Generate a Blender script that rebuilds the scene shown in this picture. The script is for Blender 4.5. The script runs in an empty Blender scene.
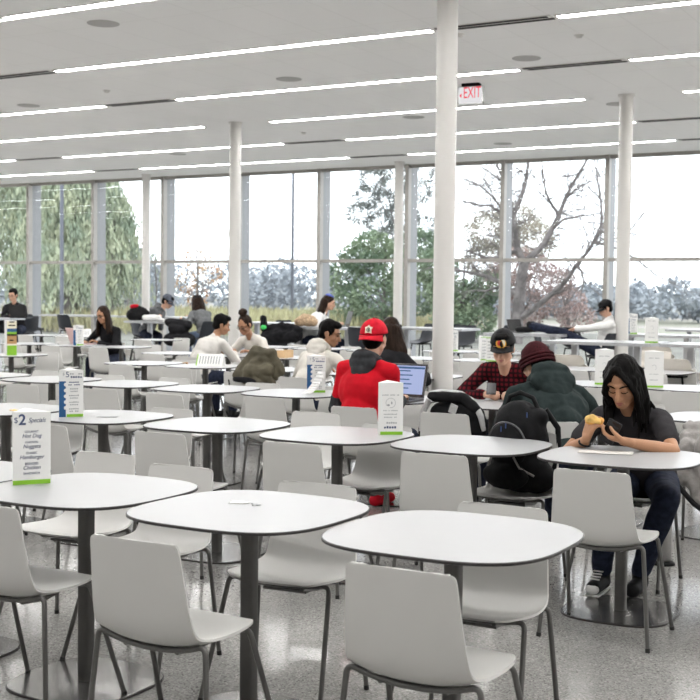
import bpy, bmesh, math, random
import numpy as np
from mathutils import Vector, Matrix, noise
random.seed(7)
S = bpy.context.scene
COL = S.collection
PI = math.pi
def R(d): return math.radians(d)

# ------------------------------------------------------------------ materials
def mat(name, col, rough=0.5, metal=0.0, var=0.0, vscale=8.0, bump=0.0, bscale=60.0, spec=0.5, coat=0.0, col2=None, stretch=None, emit=0.0, detail=4.0):
    m = bpy.data.materials.new(name); m.use_nodes = True
    nt = m.node_tree; b = nt.nodes['Principled BSDF']
    b.inputs['Base Color'].default_value = (*col, 1); b.inputs['Roughness'].default_value = rough
    b.inputs['Metallic'].default_value = metal; b.inputs['Specular IOR Level'].default_value = spec
    b.inputs['Coat Weight'].default_value = coat
    if emit:
        b.inputs['Emission Color'].default_value = (*col, 1); b.inputs['Emission Strength'].default_value = emit
    if var or bump or col2:
        tc = nt.nodes.new('ShaderNodeTexCoord'); mp = nt.nodes.new('ShaderNodeMapping')
        nt.links.new(tc.outputs['Object'], mp.inputs['Vector'])
        if stretch: mp.inputs['Scale'].default_value = stretch
    if var or col2:
        n = nt.nodes.new('ShaderNodeTexNoise'); n.inputs['Scale'].default_value = vscale; n.inputs['Detail'].default_value = detail
        nt.links.new(mp.outputs['Vector'], n.inputs['Vector'])
        r = nt.nodes.new('ShaderNodeValToRGB')
        a = tuple(max(0, c * (1 - var)) for c in col); c2 = col2 or tuple(min(1, c * (1 + var)) for c in col)
        r.color_ramp.elements[0].color = (*a, 1); r.color_ramp.elements[1].color = (*c2, 1)
        r.color_ramp.elements[0].position = 0.35; r.color_ramp.elements[1].position = 0.65
        nt.links.new(n.outputs['Fac'], r.inputs['Fac']); nt.links.new(r.outputs['Color'], b.inputs['Base Color'])
    if bump:
        n = nt.nodes.new('ShaderNodeTexNoise'); n.inputs['Scale'].default_value = bscale; n.inputs['Detail'].default_value = 3
        nt.links.new(mp.outputs['Vector'], n.inputs['Vector'])
        bn = nt.nodes.new('ShaderNodeBump'); bn.inputs['Strength'].default_value = bump; bn.inputs['Distance'].default_value = 0.01
        nt.links.new(n.outputs['Fac'], bn.inputs['Height']); nt.links.new(bn.outputs['Normal'], b.inputs['Normal'])
    return m

M = {}
DULL = 0
M['shell'] = mat('white_chair_plastic', (0.62, 0.615, 0.595), 0.42, var=0.015, vscale=3, bump=0.03, bscale=500)
M['laminate'] = mat('white_laminate', (0.365, 0.37, 0.378), 0.34, var=0.01, vscale=5)
M['tedge'] = mat('black_core_edge', (0.025, 0.022, 0.022), 0.45, var=0.1)
M['pole'] = mat('grey_powder_coat', (0.095, 0.093, 0.088), 0.42, 0.35, var=0.05, vscale=20)
M['legs'] = mat('graphite_tube', (0.13, 0.128, 0.122), 0.36, 0.5, var=0.04, vscale=20)
M['base'] = mat('brushed_steel_plate', (0.36, 0.355, 0.35), 0.2, 0.85, var=0.06, vscale=40)
M['rubber'] = mat('black_rubber', (0.02, 0.02, 0.02), 0.6, var=0.1)
M['paint'] = mat('column_white_paint', (0.68, 0.665, 0.64), 0.45, var=0.012, vscale=2)
M['alu'] = mat('bronze_grey_aluminium', (0.36, 0.345, 0.32), 0.45, 0.3, var=0.04)
M['fin'] = mat('pale_grey_mullion_fin', (0.25, 0.252, 0.255), 0.45, 0.1, var=0.03)
M['black'] = mat('matt_black', (0.010, 0.010, 0.011), 0.55, var=0.15)
M['wall'] = mat('wall_paint', (0.74, 0.73, 0.71), 0.6, var=0.02)
M['darkwall'] = mat('dark_grey_wall', (0.28, 0.275, 0.27), 0.6, var=0.03)  # unseen back wall, toned dark so less light bounces onto chair backs
M['paper'] = mat('card_white', (0.78, 0.78, 0.765), 0.5, var=0.01)
M['green'] = mat('print_green', (0.24, 0.52, 0.03), 0.5, var=0.03)
M['navy'] = mat('print_navy', (0.012, 0.09, 0.24), 0.5, var=0.05)
M['ink'] = mat('print_ink_blue_grey', (0.05, 0.075, 0.16), 0.5, var=0.03)
M['greyink'] = mat('print_ink_grey', (0.36, 0.37, 0.38), 0.5, var=0.03)
M['speaker'] = mat('speaker_mesh_grey', (0.47, 0.46, 0.45), 0.7, var=0.05, vscale=120)
M['darkshell'] = mat('charcoal_shell', (0.030, 0.034, 0.042), 0.45, var=0.1)
M['beige'] = mat('beige_stool_shell', (0.62, 0.58, 0.52), 0.5, var=0.03)
M['silver'] = mat('silver_table_edge', (0.52, 0.53, 0.55), 0.35, 0.6, var=0.03)
M['skin_a'] = mat('skin_warm_tan', (0.43, 0.222, 0.122), 0.5, var=0.06, vscale=14, bump=0.03, bscale=200)
M['skin_b'] = mat('skin_light', (0.60, 0.355, 0.245), 0.5, var=0.06, vscale=14)
M['skin_c'] = mat('skin_brown', (0.36, 0.18, 0.10), 0.5, var=0.06, vscale=14)
M['hair'] = mat('black_hair', (0.004, 0.0035, 0.0035), 0.55, var=0.4, vscale=60, bump=0.35, bscale=120, stretch=(1, 1, 0.15))
M['brownhair'] = mat('brown_hair', (0.024, 0.015, 0.011), 0.45, var=0.35, vscale=60, bump=0.3, bscale=120, stretch=(1, 1, 0.15))
M['tee'] = mat('charcoal_jersey', (0.034, 0.032, 0.035), 0.85, var=0.15, vscale=20, bump=0.2, bscale=300)
M['denim'] = mat('dark_blue_denim', (0.018, 0.023, 0.042), 0.8, var=0.3, vscale=30, bump=0.2, bscale=400)
M['red'] = mat('red_jersey', (0.52, 0.006, 0.016), 0.8, var=0.1, vscale=10, bump=0.15, bscale=300)
M['capred'] = mat('red_cap_twill', (0.55, 0.010, 0.025), 0.7, var=0.08, vscale=40)
M['charcoal'] = mat('charcoal_fleece', (0.040, 0.042, 0.046), 0.9, var=0.2, vscale=20, bump=0.2, bscale=250)
M['hoodie'] = mat('dark_green_grey_fleece', (0.022, 0.031, 0.031), 0.9, var=0.2, vscale=15, bump=0.2, bscale=250)
M['maroon'] = mat('maroon_knit', (0.045, 0.010, 0.013), 0.9, var=0.25, vscale=60, bump=0.4, bscale=150)
M['cream'] = mat('off_white_fleece', (0.62, 0.59, 0.54), 0.9, var=0.05, vscale=10, bump=0.15, bscale=200)
M['greywhite'] = mat('pale_grey_cotton', (0.58, 0.56, 0.53), 0.85, var=0.05, vscale=10)
M['white'] = mat('white_cotton', (0.74, 0.74, 0.73), 0.85, var=0.03)
M['blackcloth'] = mat('black_cloth', (0.014, 0.014, 0.016), 0.85, var=0.25, vscale=15, bump=0.15, bscale=200)
M['greywool'] = mat('grey_wool', (0.14, 0.145, 0.15), 0.9, var=0.15, vscale=20)
M['olive'] = mat('olive_waxed_cotton', (0.095, 0.085, 0.060), 0.75, var=0.25, vscale=7, bump=0.25, bscale=60)
M['greyjacket'] = mat('grey_nylon', (0.25, 0.235, 0.225), 0.5, var=0.15, vscale=20, bump=0.4, bscale=40)
M['nylon'] = mat('black_pack_nylon', (0.009, 0.009, 0.010), 0.7, var=0.2, vscale=30, bump=0.25, bscale=300)
M['greystrap'] = mat('light_grey_webbing', (0.45, 0.45, 0.45), 0.8, var=0.1, vscale=80)
M['bluezip'] = mat('blue_pull', (0.02, 0.05, 0.16), 0.5, var=0.1)
M['laptopgrey'] = mat('laptop_grey', (0.10, 0.10, 0.105), 0.4, 0.3, var=0.05)
M['laptopsilver'] = mat('laptop_silver', (0.5, 0.5, 0.5), 0.35, 0.6, var=0.03)
M['pink'] = mat('pale_pink_lid', (0.68, 0.47, 0.45), 0.5, var=0.03)
M['phone'] = mat('phone_black', (0.012, 0.012, 0.014), 0.25, var=0.1)
M['bread'] = mat('yellow_bread', (0.80, 0.52, 0.16), 0.8, var=0.15, vscale=25, bump=0.4, bscale=80)
M['crust'] = mat('bread_crust', (0.72, 0.36, 0.09), 0.7, var=0.2, vscale=25)
M['lip'] = mat('lip_tint', (0.36, 0.135, 0.105), 0.45, var=0.05)
M['eyewhite'] = mat('eye_white', (0.75, 0.72, 0.69), 0.3, var=0.02)
M['yellowmark'] = mat('emblem_orange_yellow', (0.80, 0.42, 0.04), 0.6, var=0.05)
M['redmark'] = mat('emblem_red', (0.5, 0.04, 0.03), 0.6, var=0.05)
M['creammark'] = mat('emblem_cream', (0.75, 0.70, 0.55), 0.6, var=0.03)
M['tan'] = mat('tan_cardboard', (0.62, 0.42, 0.23), 0.8, var=0.1)
M['redplastic'] = mat('red_folder', (0.62, 0.10, 0.07), 0.5, var=0.05)
M['fur'] = mat('tan_fur', (0.42, 0.30, 0.19), 0.95, var=0.35, vscale=40, bump=0.6, bscale=80)
M['capgrey'] = mat('slate_cap', (0.09, 0.10, 0.125), 0.8, var=0.1)
M['blueband'] = mat('blue_band', (0.03, 0.06, 0.32), 0.6, var=0.1)
M['bluejean'] = mat('mid_blue_denim', (0.14, 0.19, 0.30), 0.8, var=0.15)
M['flash_green'] = mat('bright_green', (0.05, 0.60, 0.12), 0.5, var=0.05)
M['bark'] = mat('grey_bark', (0.17, 0.155, 0.15), 0.9, var=0.35, vscale=3, bump=0.5, bscale=10)
M['lamppost'] = mat('blue_grey_post', (0.11, 0.12, 0.145), 0.5, 0.2, var=0.05)
def lightmat(name, col, s):
    m = bpy.data.materials.new(name); m.use_nodes = True; nt = m.node_tree
    nt.nodes.remove(nt.nodes['Principled BSDF']); e = nt.nodes.new('ShaderNodeEmission')
    e.inputs['Color'].default_value = (*col, 1); e.inputs['Strength'].default_value = s
    nt.links.new(e.outputs[0], nt.nodes['Material Output'].inputs[0]); return m
LAMP = 42.0
M['lamp'] = lightmat('led_diffuser', (1.0, 0.985, 0.965), LAMP)
M['screen'] = lightmat('laptop_screen_glow', (0.52, 0.60, 0.92), 0.8)
M['exitface'] = lightmat('exit_sign_face', (0.92, 0.90, 0.92), 0.85)
M['exitred'] = lightmat('exit_sign_red', (0.95, 0.04, 0.08), 0.95)

def flannel():
    m = mat('maroon_flannel', (0.13, 0.010, 0.016), 0.9, bump=0.2, bscale=200)
    nt = m.node_tree; b = nt.nodes['Principled BSDF']; tc = nt.nodes.new('ShaderNodeTexCoord')
    cols = []
    for rot in (0, R(90)):
        mp = nt.nodes.new('ShaderNodeMapping'); mp.inputs['Rotation'].default_value = (0, rot, 0)
        w = nt.nodes.new('ShaderNodeTexWave'); w.inputs['Scale'].default_value = 9.0; w.bands_direction = 'X'
        nt.links.new(tc.outputs['Object'], mp.inputs[0]); nt.links.new(mp.outputs[0], w.inputs[0]); cols.append(w)
    a = nt.nodes.new('ShaderNodeMath'); a.operation = 'MULTIPLY'
    nt.links.new(cols[0].outputs['Fac'], a.inputs[0]); nt.links.new(cols[1].outputs['Fac'], a.inputs[1])
    r = nt.nodes.new('ShaderNodeValToRGB'); r.color_ramp.elements[0].color = (0.02, 0.006, 0.008, 1); r.color_ramp.elements[1].color = (0.135, 0.010, 0.017, 1)
    r.color_ramp.elements[0].position = 0.1; r.color_ramp.elements[1].position = 0.5
    nt.links.new(a.outputs[0], r.inputs[0]); nt.links.new(r.outputs[0], b.inputs['Base Color']); return m
M['flannel'] = flannel()

for k in ('hair', 'brownhair', 'tee', 'denim', 'charcoal', 'hoodie', 'maroon', 'blackcloth', 'greywool', 'olive', 'nylon', 'black', 'red', 'capred', 'flannel', 'capgrey', 'darkshell'): M[k].node_tree.nodes['Principled BSDF'].inputs['Specular IOR Level'].default_value = 0.12 if k != 'darkshell' else 0.3
for k in ('hair', 'brownhair'): M[k].node_tree.nodes['Principled BSDF'].inputs['Specular IOR Level'].default_value = 0.07
def floormat():
    m = mat('polished_terrazzo', (0.4, 0.4, 0.39), 0.16, spec=0.5)
    nt = m.node_tree; b = nt.nodes['Principled BSDF']; tc = nt.nodes.new('ShaderNodeTexCoord')
    v = nt.nodes.new('ShaderNodeTexVoronoi'); v.inputs['Scale'].default_value = 150
    nt.links.new(tc.outputs['Object'], v.inputs['Vector'])
    r = nt.nodes.new('ShaderNodeValToRGB'); r.color_ramp.interpolation = 'CONSTANT'
    el = r.color_ramp.elements; el[0].position = 0; el[0].color = (0.315, 0.31, 0.30, 1); el[1].position = 0.35; el[1].color = (0.375, 0.369, 0.357, 1)
    for p, c in ((0.6, 0.27), (0.72, 0.43), (0.88, 0.16), (0.94, 0.52)):
        e = el.new(p); e.color = (c, c * 0.975, c * 0.93, 1)
    sx = nt.nodes.new('ShaderNodeSeparateColor'); nt.links.new(v.outputs['Color'], sx.inputs[0]); nt.links.new(sx.outputs[0], r.inputs[0])
    n = nt.nodes.new('ShaderNodeTexNoise'); n.inputs['Scale'].default_value = 1.2; n.inputs['Detail'].default_value = 4
    nt.links.new(tc.outputs['Object'], n.inputs['Vector'])
    mx = nt.nodes.new('ShaderNodeMix'); mx.data_type = 'RGBA'; mx.blend_type = 'MULTIPLY'; mx.inputs[0].default_value = 0.35
    nt.links.new(r.outputs[0], mx.inputs[6]); nt.links.new(n.outputs['Fac'], mx.inputs[7]); nt.links.new(mx.outputs[2], b.inputs['Base Color'])
    mr = nt.nodes.new('ShaderNodeMapRange'); mr.inputs['To Min'].default_value = 0.08; mr.inputs['To Max'].default_value = 0.17
    nt.links.new(n.outputs['Fac'], mr.inputs[0]); nt.links.new(mr.outputs[0], b.inputs['Roughness'])
    return m
M['floor'] = floormat()

def ceilmat():
    m = mat('acoustic_ceiling_tile', (0.77, 0.75, 0.725), 0.85)
    nt = m.node_tree; b = nt.nodes['Principled BSDF']; tc = nt.nodes.new('ShaderNodeTexCoord')
    br = nt.nodes.new('ShaderNodeTexBrick'); br.offset = 0; br.inputs['Scale'].default_value = 1.0
    br.inputs['Brick Width'].default_value = 0.61; br.inputs['Row Height'].default_value = 1.22; br.inputs['Mortar Size'].default_value = 0.006; br.inputs['Mortar Smooth'].default_value = 0.2
    br.inputs['Color1'].default_value = (0.93, 0.925, 0.918, 1); br.inputs['Color2'].default_value = (0.92, 0.915, 0.908, 1); br.inputs['Mortar'].default_value = (0.85, 0.845, 0.835, 1)
    nt.links.new(tc.outputs['Object'], br.inputs['Vector']); nt.links.new(br.outputs['Color'], b.inputs['Base Color']); return m
M['ceil'] = ceilmat()

def glassmat():
    m = bpy.data.materials.new('window_glass'); m.use_nodes = True; nt = m.node_tree
    nt.nodes.remove(nt.nodes['Principled BSDF'])
    t = nt.nodes.new('ShaderNodeBsdfTransparent'); t.inputs[0].default_value = (0.925, 0.952, 0.972, 1)
    g = nt.nodes.new('ShaderNodeBsdfGlossy'); g.inputs['Roughness'].default_value = 0.0; g.inputs[0].default_value = (0.9, 0.95, 1, 1)
    f = nt.nodes.new('ShaderNodeFresnel'); f.inputs[0].default_value = 1.45
    mx = nt.nodes.new('ShaderNodeMixShader'); nt.links.new(f.outputs[0], mx.inputs[0]); nt.links.new(t.outputs[0], mx.inputs[1]); nt.links.new(g.outputs[0], mx.inputs[2])
    nt.links.new(mx.outputs[0], nt.nodes['Material Output'].inputs[0]); return m
M['glass'] = glassmat()

# ------------------------------------------------------------------ object helpers
def link(o, parent=None):
    COL.objects.link(o)
    if parent is not None: o.parent = parent
    return o
def tag(o, label=None, cat=None, group=None, kind=None):
    if label: o['label'] = label
    if cat: o['category'] = cat
    if group: o['group'] = group
    if kind: o['kind'] = kind
    return o
def empty(name, loc=(0, 0, 0), rz=0.0, label=None, cat=None, group=None):
    o = bpy.data.objects.new(name, None); o.empty_display_size = 0.1
    o.location = loc; o.rotation_euler = (0, 0, rz); link(o); return tag(o, label, cat, group)
class MB:
    """collects shapes, then links them as one mesh object"""
    def __init__(s): s.v = []; s.f = []; s.mi = []; s.sm = []
    def add(s, vs, fs, mi=0, smooth=False):
        o = len(s.v); s.v += [tuple(v) for v in vs]; s.f += [tuple(i + o for i in f) for f in fs]
        s.mi += [mi] * len(fs); s.sm += [smooth] * len(fs)
    def box(s, c, d, mi=0, rz=0.0, mtx=None):
        x, y, z = (k / 2 for k in d); vs = []
        for sx, sy, sz in ((-1,-1,-1),(1,-1,-1),(1,1,-1),(-1,1,-1),(-1,-1,1),(1,-1,1),(1,1,1),(-1,1,1)):
            p = Vector((sx * x, sy * y, sz * z))
            if mtx: p = mtx @ p
            elif rz: p = Matrix.Rotation(rz, 3, 'Z') @ p
            vs.append(p + Vector(c))
        s.add(vs, [(0,3,2,1),(4,5,6,7),(0,1,5,4),(1,2,6,5),(2,3,7,6),(3,0,4,7)], mi)
    def bbox(s, lo, hi, mi=0): s.box([(a + b) / 2 for a, b in zip(lo, hi)], [b - a for a, b in zip(lo, hi)], mi)
    def tube(s, pts, r, n=10, mi=0, cap=True, smooth=True):
        pts = [Vector(p) for p in pts]; k = len(pts)
        rs = r if isinstance(r, (list, tuple)) else [r] * k
        t0 = (pts[1] - pts[0]).normalized(); a = t0.orthogonal().normalized(); vs = []
        for i, p in enumerate(pts):
            t = (pts[min(i + 1, k - 1)] - pts[max(i - 1, 0)]).normalized()
            a = (a - t * a.dot(t)); a = a.normalized() if a.length > 1e-6 else t.orthogonal().normalized()
            b = t.cross(a)
            for j in range(n):
                q = 2 * PI * j / n; vs.append(p + (a * math.cos(q) + b * math.sin(q)) * rs[i])
        fs = [(i * n + j, i * n + (j + 1) % n, (i + 1) * n + (j + 1) % n, (i + 1) * n + j) for i in range(k - 1) for j in range(n)]
        s.add(vs, fs, mi, smooth)
        if cap: s.add(vs[:n], [tuple(range(n - 1, -1, -1))], mi); s.add(vs[-n:], [tuple(range(n))], mi)
    def prism(s, pts, z0, z1, mi=0, mtop=None, smooth=False):
        n = len(pts); vs = [(x, y, z0) for x, y in pts] + [(x, y, z1) for x, y in pts]
        s.add(vs, [(i, (i + 1) % n, n + (i + 1) % n, n + i) for i in range(n)], mi, smooth)
        s.add(vs[:n], [tuple(range(n - 1, -1, -1))], mi); s.add(vs[n:], [tuple(range(n))], mi if mtop is None else mtop)
    def lathe(s, prof, c=(0, 0, 0), n=20, mi=0, smooth=True):
        vs = [(c[0] + r * math.cos(2 * PI * j / n), c[1] + r * math.sin(2 * PI * j / n), c[2] + z) for r, z in prof for j in range(n)]
        fs = [(i * n + j, i * n + (j + 1) % n, (i + 1) * n + (j + 1) % n, (i + 1) * n + j) for i in range(len(prof) - 1) for j in range(n)]
        s.add(vs, fs, mi, smooth)
    def capsule(s, p0, r0, p1, r1, n=12, mi=0):
        p0, p1 = Vector(p0), Vector(p1); d = p1 - p0
        t = d.normalized() if d.length > 1e-6 else Vector((0, 0, 1)); a = t.orthogonal().normalized(); b = t.cross(a)
        rings = [(p0, r0, q) for q in (-80, -55, -28, 0)] + [(p1, r1, q) for q in (0, 28, 55, 80)]
        vs = [p + t * (r * math.sin(R(q))) + (a * math.cos(2 * PI * j / n) + b * math.sin(2 * PI * j / n)) * (r * math.cos(R(q))) for p, r, q in rings for j in range(n)]
        fs = [(i * n + j, i * n + (j + 1) % n, (i + 1) * n + (j + 1) % n, (i + 1) * n + j) for i in range(7) for j in range(n)]
        fs += [tuple(range(n - 1, -1, -1)), tuple(range(7 * n, 8 * n))]
        s.add(vs, fs, mi, True)
    def ell(s, c, r, m=None, n=16, k=10, mi=0):
        vs = []; c = Vector(c)
        for i in range(1, k):
            ph = PI * i / k
            for j in range(n):
                q = 2 * PI * j / n; p = Vector((r[0] * math.sin(ph) * math.cos(q), r[1] * math.sin(ph) * math.sin(q), -r[2] * math.cos(ph)))
                vs.append(c + (m @ p if m else p))
        for z in (-r[2], r[2]):
            p = Vector((0, 0, z)); vs.append(c + (m @ p if m else p))
        o = (k - 1) * n
        fs = [(i * n + j, i * n + (j + 1) % n, (i + 1) * n + (j + 1) % n, (i + 1) * n + j) for i in range(k - 2) for j in range(n)]
        fs += [(o, (j + 1) % n, j) for j in range(n)] + [(o + 1, (k - 2) * n + j, (k - 2) * n + (j + 1) % n) for j in range(n)]
        s.add(vs, fs, mi, True)
    def build(s, name, mats, parent=None, bevel=0.0, seg=2):
        me = bpy.data.meshes.new(name); me.from_pydata(s.v, [], s.f)
        for m in (mats if isinstance(mats, (list, tuple)) else [mats]): me.materials.append(m)
        me.polygons.foreach_set('material_index', s.mi); me.polygons.foreach_set('use_smooth', s.sm); me.update()
        if bevel:
            bm = bmesh.new(); bm.from_mesh(me); bmesh.ops.remove_doubles(bm, verts=bm.verts, dist=1e-5)
            ed = [e for e in bm.edges if e.is_manifold and e.calc_face_angle(0) > 0.6]
            bmesh.ops.bevel(bm, geom=ed, offset=bevel, segments=seg, profile=0.5, affect='EDGES', clamp_overlap=True)
            bm.to_mesh(me); bm.free()
        return link(bpy.data.objects.new(name, me), parent)
    def blob(s, name, m, parent=None, vox=0.01, smooth=4, disp=0.0, dscale=6.0, dstretch=(1, 1, 1), seed=0.0):
        """fuse every closed shape into one continuous skin"""
        me = bpy.data.meshes.new('tmp'); me.from_pydata(s.v, [], s.f); o = link(bpy.data.objects.new('tmp', me))
        r = o.modifiers.new('r', 'REMESH'); r.mode = 'VOXEL'; r.voxel_size = vox
        if smooth:
            q = o.modifiers.new('s', 'SMOOTH'); q.factor = 0.5; q.iterations = smooth
        dg = bpy.context.evaluated_depsgraph_get(); out = bpy.data.meshes.new_from_object(o.evaluated_get(dg))
        bpy.data.objects.remove(o); bpy.data.meshes.remove(me); out.name = name
        if disp:
            nn = len(out.vertices); nrm = np.empty(nn * 3); out.vertices.foreach_get('normal', nrm); co = np.empty(nn * 3); out.vertices.foreach_get('co', co)
            nrm = nrm.reshape(-1, 3); co = co.reshape(-1, 3); st = np.array(dstretch) * dscale
            d = np.array([noise.noise(Vector(c * st) + Vector((seed, 0, 0))) + 0.5 * noise.noise(Vector(c * st * 2.3)) for c in co])
            out.vertices.foreach_set('co', (co + nrm * (d * disp)[:, None]).ravel())
        out.materials.clear(); out.materials.append(m)
        out.polygons.foreach_set('use_smooth', [True] * len(out.polygons)); out.update()
        return link(bpy.data.objects.new(name, out), parent)
def kids(o): return list(o.children)
def dup(root, loc, rz, label=None, group=None, cat=None):
    r = root.copy(); COL.objects.link(r); r.location = loc; r.rotation_euler = (0, 0, rz)
    tag(r, label, cat, group)
    for ch in kids(root):
        c = ch.copy(); COL.objects.link(c); c.parent = r
        for g in kids(ch):
            d = g.copy(); COL.objects.link(d); d.parent = c
    return r
def squircle(a, n=64, e=3.1, b=None):
    b = b or a; out = []
    for i in range(n):
        q = 2 * PI * i / n; c, s = math.cos(q), math.sin(q)
        out.append((a * math.copysign(abs(c) ** (2 / e), c), b * math.copysign(abs(s) ** (2 / e), s)))
    return out
def text_part(txt, size, parent, m, loc, rz=0.0, name='lettering', depth=0.0004, align='CENTER', shear=0.0, sx=1.0, bold=0.0):
    cu = bpy.data.curves.new('t', 'FONT'); cu.body = txt; cu.size = size; cu.extrude = depth; cu.align_x = align; cu.align_y = 'BOTTOM'; cu.shear = shear; cu.offset = bold
    o = link(bpy.data.objects.new('t', cu)); dg = bpy.context.evaluated_depsgraph_get()
    me = bpy.data.meshes.new_from_object(o.evaluated_get(dg)); bpy.data.objects.remove(o); bpy.data.curves.remove(cu)
    me.transform(Matrix.Translation(Vector(loc)) @ Matrix.Rotation(rz, 4, 'Z') @ Matrix.Rotation(PI / 2, 4, 'X') @ Matrix.Diagonal((sx, 1, 1, 1)))
    me.materials.clear(); me.materials.append(m); me.name = name
    return link(bpy.data.objects.new(name, me), parent)

# ------------------------------------------------------------------ camera
HC = 1.495
def cam():
    yaw, pitch, roll = R(29.561), R(2.5706), R(0.6474)
    cy, sy = math.cos(yaw), math.sin(yaw)
    f, r, u = Vector((-sy, cy, 0)), Vector((cy, sy, 0)), Vector((0, 0, 1))
    f2 = f * math.cos(pitch) - u * math.sin(pitch); u2 = u * math.cos(pitch) + f * math.sin(pitch)
    r3 = r * math.cos(roll) + u2 * math.sin(roll); u3 = u2 * math.cos(roll) - r * math.sin(roll)
    cd = bpy.data.cameras.new('camera'); o = link(bpy.data.objects.new('camera', cd))
    m = Matrix((r3, u3, -f2)).transposed().to_4x4(); m.translation = (0, 0, HC); o.matrix_world = m
    cd.sensor_width = 36; cd.lens = 1210.29 * 36 / 700; cd.clip_end = 3000; cd.clip_start = 0.05
    cd.dof.use_dof = True; cd.dof.focus_distance = 5.6; cd.dof.aperture_fstop = 7.0
    S.camera = o
cam()

# ------------------------------------------------------------------ the room
CZ, WY, XL, XR, YB = 4.27, 22.98, -31.0, 5.0, -5.0
b = MB(); b.bbox((XL, YB, -0.2), (XR, WY + 0.1, 0)); tag(b.build('floor', M['floor']), 'polished grey speckled terrazzo floor', 'floor', kind='structure')
b = MB(); b.bbox((XL, YB, CZ), (XR, WY + 0.3, CZ + 0.25)); tag(b.build('ceiling', M['ceil']), 'white tiled ceiling with long recessed strip lights', 'ceiling', kind='structure')
for nm, lo, hi in (('wall_left', (XL - 0.2, YB, 0), (XL, WY, CZ)), ('wall_right', (XR, YB, 0), (XR + 0.2, WY, CZ)), ('wall_back', (XL, YB - 0.2, 0), (XR, YB, CZ))):
    b = MB(); b.bbox(lo, hi); tag(b.build(nm, M['wall'] if nm != 'wall_back' else M['darkwall']), 'plain painted %s' % nm.replace('_', ' '), 'wall', kind='structure')
# curtain wall: one window per bay, frame > panes and outside fin
PITCH = 2.165
for k in range(-5, 11):
    x1 = -7.33 - PITCH * k; x0 = x1 - PITCH
    if x0 < XL: break
    n = 10 - k
    fr = MB()
    fr.bbox((x0 - 0.02, WY - 0.12, 0.0), (x0 + 0.065, WY + 0.02, CZ - 0.0))             # mullion
    fr.bbox((x0 + 0.065, WY - 0.08, 2.215), (x1 - 0.02, WY + 0.02, 2.285))              # transom
    fr.bbox((x0 + 0.065, WY - 0.06, CZ - 0.07), (x1 - 0.02, WY + 0.02, CZ))             # head
    fr.bbox((x0 + 0.065, WY - 0.09, 0.0), (x1 - 0.02, WY + 0.02, 0.13))                 # bottom rail
    f = fr.build('window_%d' % n, M['alu']); tag(f, 'full height glazed bay of the window wall', 'window', kind='structure')
    fin = MB(); fin.bbox((x0 + 0.005, WY + 0.03, 0), (x0 + 0.06, WY + 0.33, CZ)); fin.build('fin', M['fin'], f)
    for z0, z1 in ((0.13, 2.215), (2.285, CZ - 0.07)):
        g = MB(); g.add([(x0 + 0.065, WY, z0), (x1, WY, z0), (x1, WY, z1), (x0 + 0.065, WY, z1)], [(0, 1, 2, 3)]); g.build('pane', M['glass'], f)
b = MB(); b.bbox((XL, WY - 0.1, 0), (-7.33 - PITCH * 11, WY + 0.1, CZ)); tag(b.build('wall_front', M['wall']), 'white wall beyond the last window bay', 'wall', kind='structure')
b = MB(); b.bbox((-7.33 + PITCH * 5, WY - 0.1, 0), (XR, WY + 0.1, CZ)); tag(b.build('wall_corner', M['wall']), 'white wall right of the window wall', 'wall', kind='structure')
# columns
for i, (x, y, r, lab) in enumerate(((-4.70, 10.0, 0.095, 'nearest round white column beside the black bag'), (-4.96, 16.3, 0.095, 'round white column behind the woman eating'), (-11.36, 16.2, 0.095, 'round white column behind the bun haired woman'),
        (-18.2, 22.35, 0.095, 'slim white column against the willow window'), (-11.55, 22.35, 0.095, 'slim white column against the pine window'))):
    b = MB(); b.lathe([(r, 0), (r, CZ)], (x, y, 0), 32)
    c = b.build('column', M['paint']); tag(c, lab, 'column', kind='structure')
    b = MB(); b.lathe([(r + 0.001, CZ - 0.02), (r + 0.02, CZ - 0.018), (r + 0.02, CZ - 0.001)], (x, y, 0), 32); b.build('collar', M['paint'], c)
# strip lights, slot vents
ROWS = [21.25, 18.81, 16.37, 13.93, 11.49, 9.05, 6.61, 4.17, 1.73, -0.71]
ORD = ['first', 'second', 'third', 'fourth', 'fifth', 'sixth', 'seventh', 'eighth', 'ninth', 'tenth', 'eleventh']
RUNS = [(-30.6, -25.5, 'far left'), (-24.15, -18.85, 'left'), (-17.48, -12.13, 'centre left'), (-10.79, -5.58, 'centre right'), (-4.2, 1.0, 'right'), (2.3, 4.8, 'far right')]
proto = None
for ri, y in enumerate(ROWS):
    for x0, x1, nm in RUNS:
        if ri == 0 and nm == 'right': pass
        L = x1 - x0; w = 0.115
        t = empty('ceiling_light', ((x0 + x1) / 2, y, CZ), 0, 'recessed white strip light, %s row back from the windows, %s run' % (ORD[ri], nm), 'ceiling light', 'recessed strip lights')
        b = MB()
        for s in (-1, 1): b.box((0, s * (w / 2 + 0.008), -0.006), (L + 0.03, 0.014, 0.012)); b.box((s * (L / 2 + 0.008), 0, -0.006), (0.014, w + 0.002, 0.012))
        b.build('frame', M['paint'], t)
        b = MB(); b.box((0, 0, -0.004), (L, w, 0.006)); b.build('diffuser', M['lamp'], t)
    for (x0, x1), nm in (((-18.8, -17.55), 'left'), ((-12.08, -10.84), 'middle'), ((-5.52, -4.25), 'right')):
        if ri == 2 or ri > 6: continue
        t = empty('slot_vent', ((x0 + x1) / 2, y, CZ), 0, 'twin slot air vent between strip lights, %s row from the windows, %s gap' % (ORD[ri], nm), 'vent', 'slot air vents')
        L = x1 - x0; b = MB(); b.box((0, 0, -0.003), (L, 0.19, 0.006)); b.build('frame', M['paint'], t)
        for s in (-1, 1):
            b = MB(); b.box((0.02 * s, s * 0.05, -0.008), (L - 0.05, 0.052, 0.006)); b.build('slot', M['black'], t)
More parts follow.
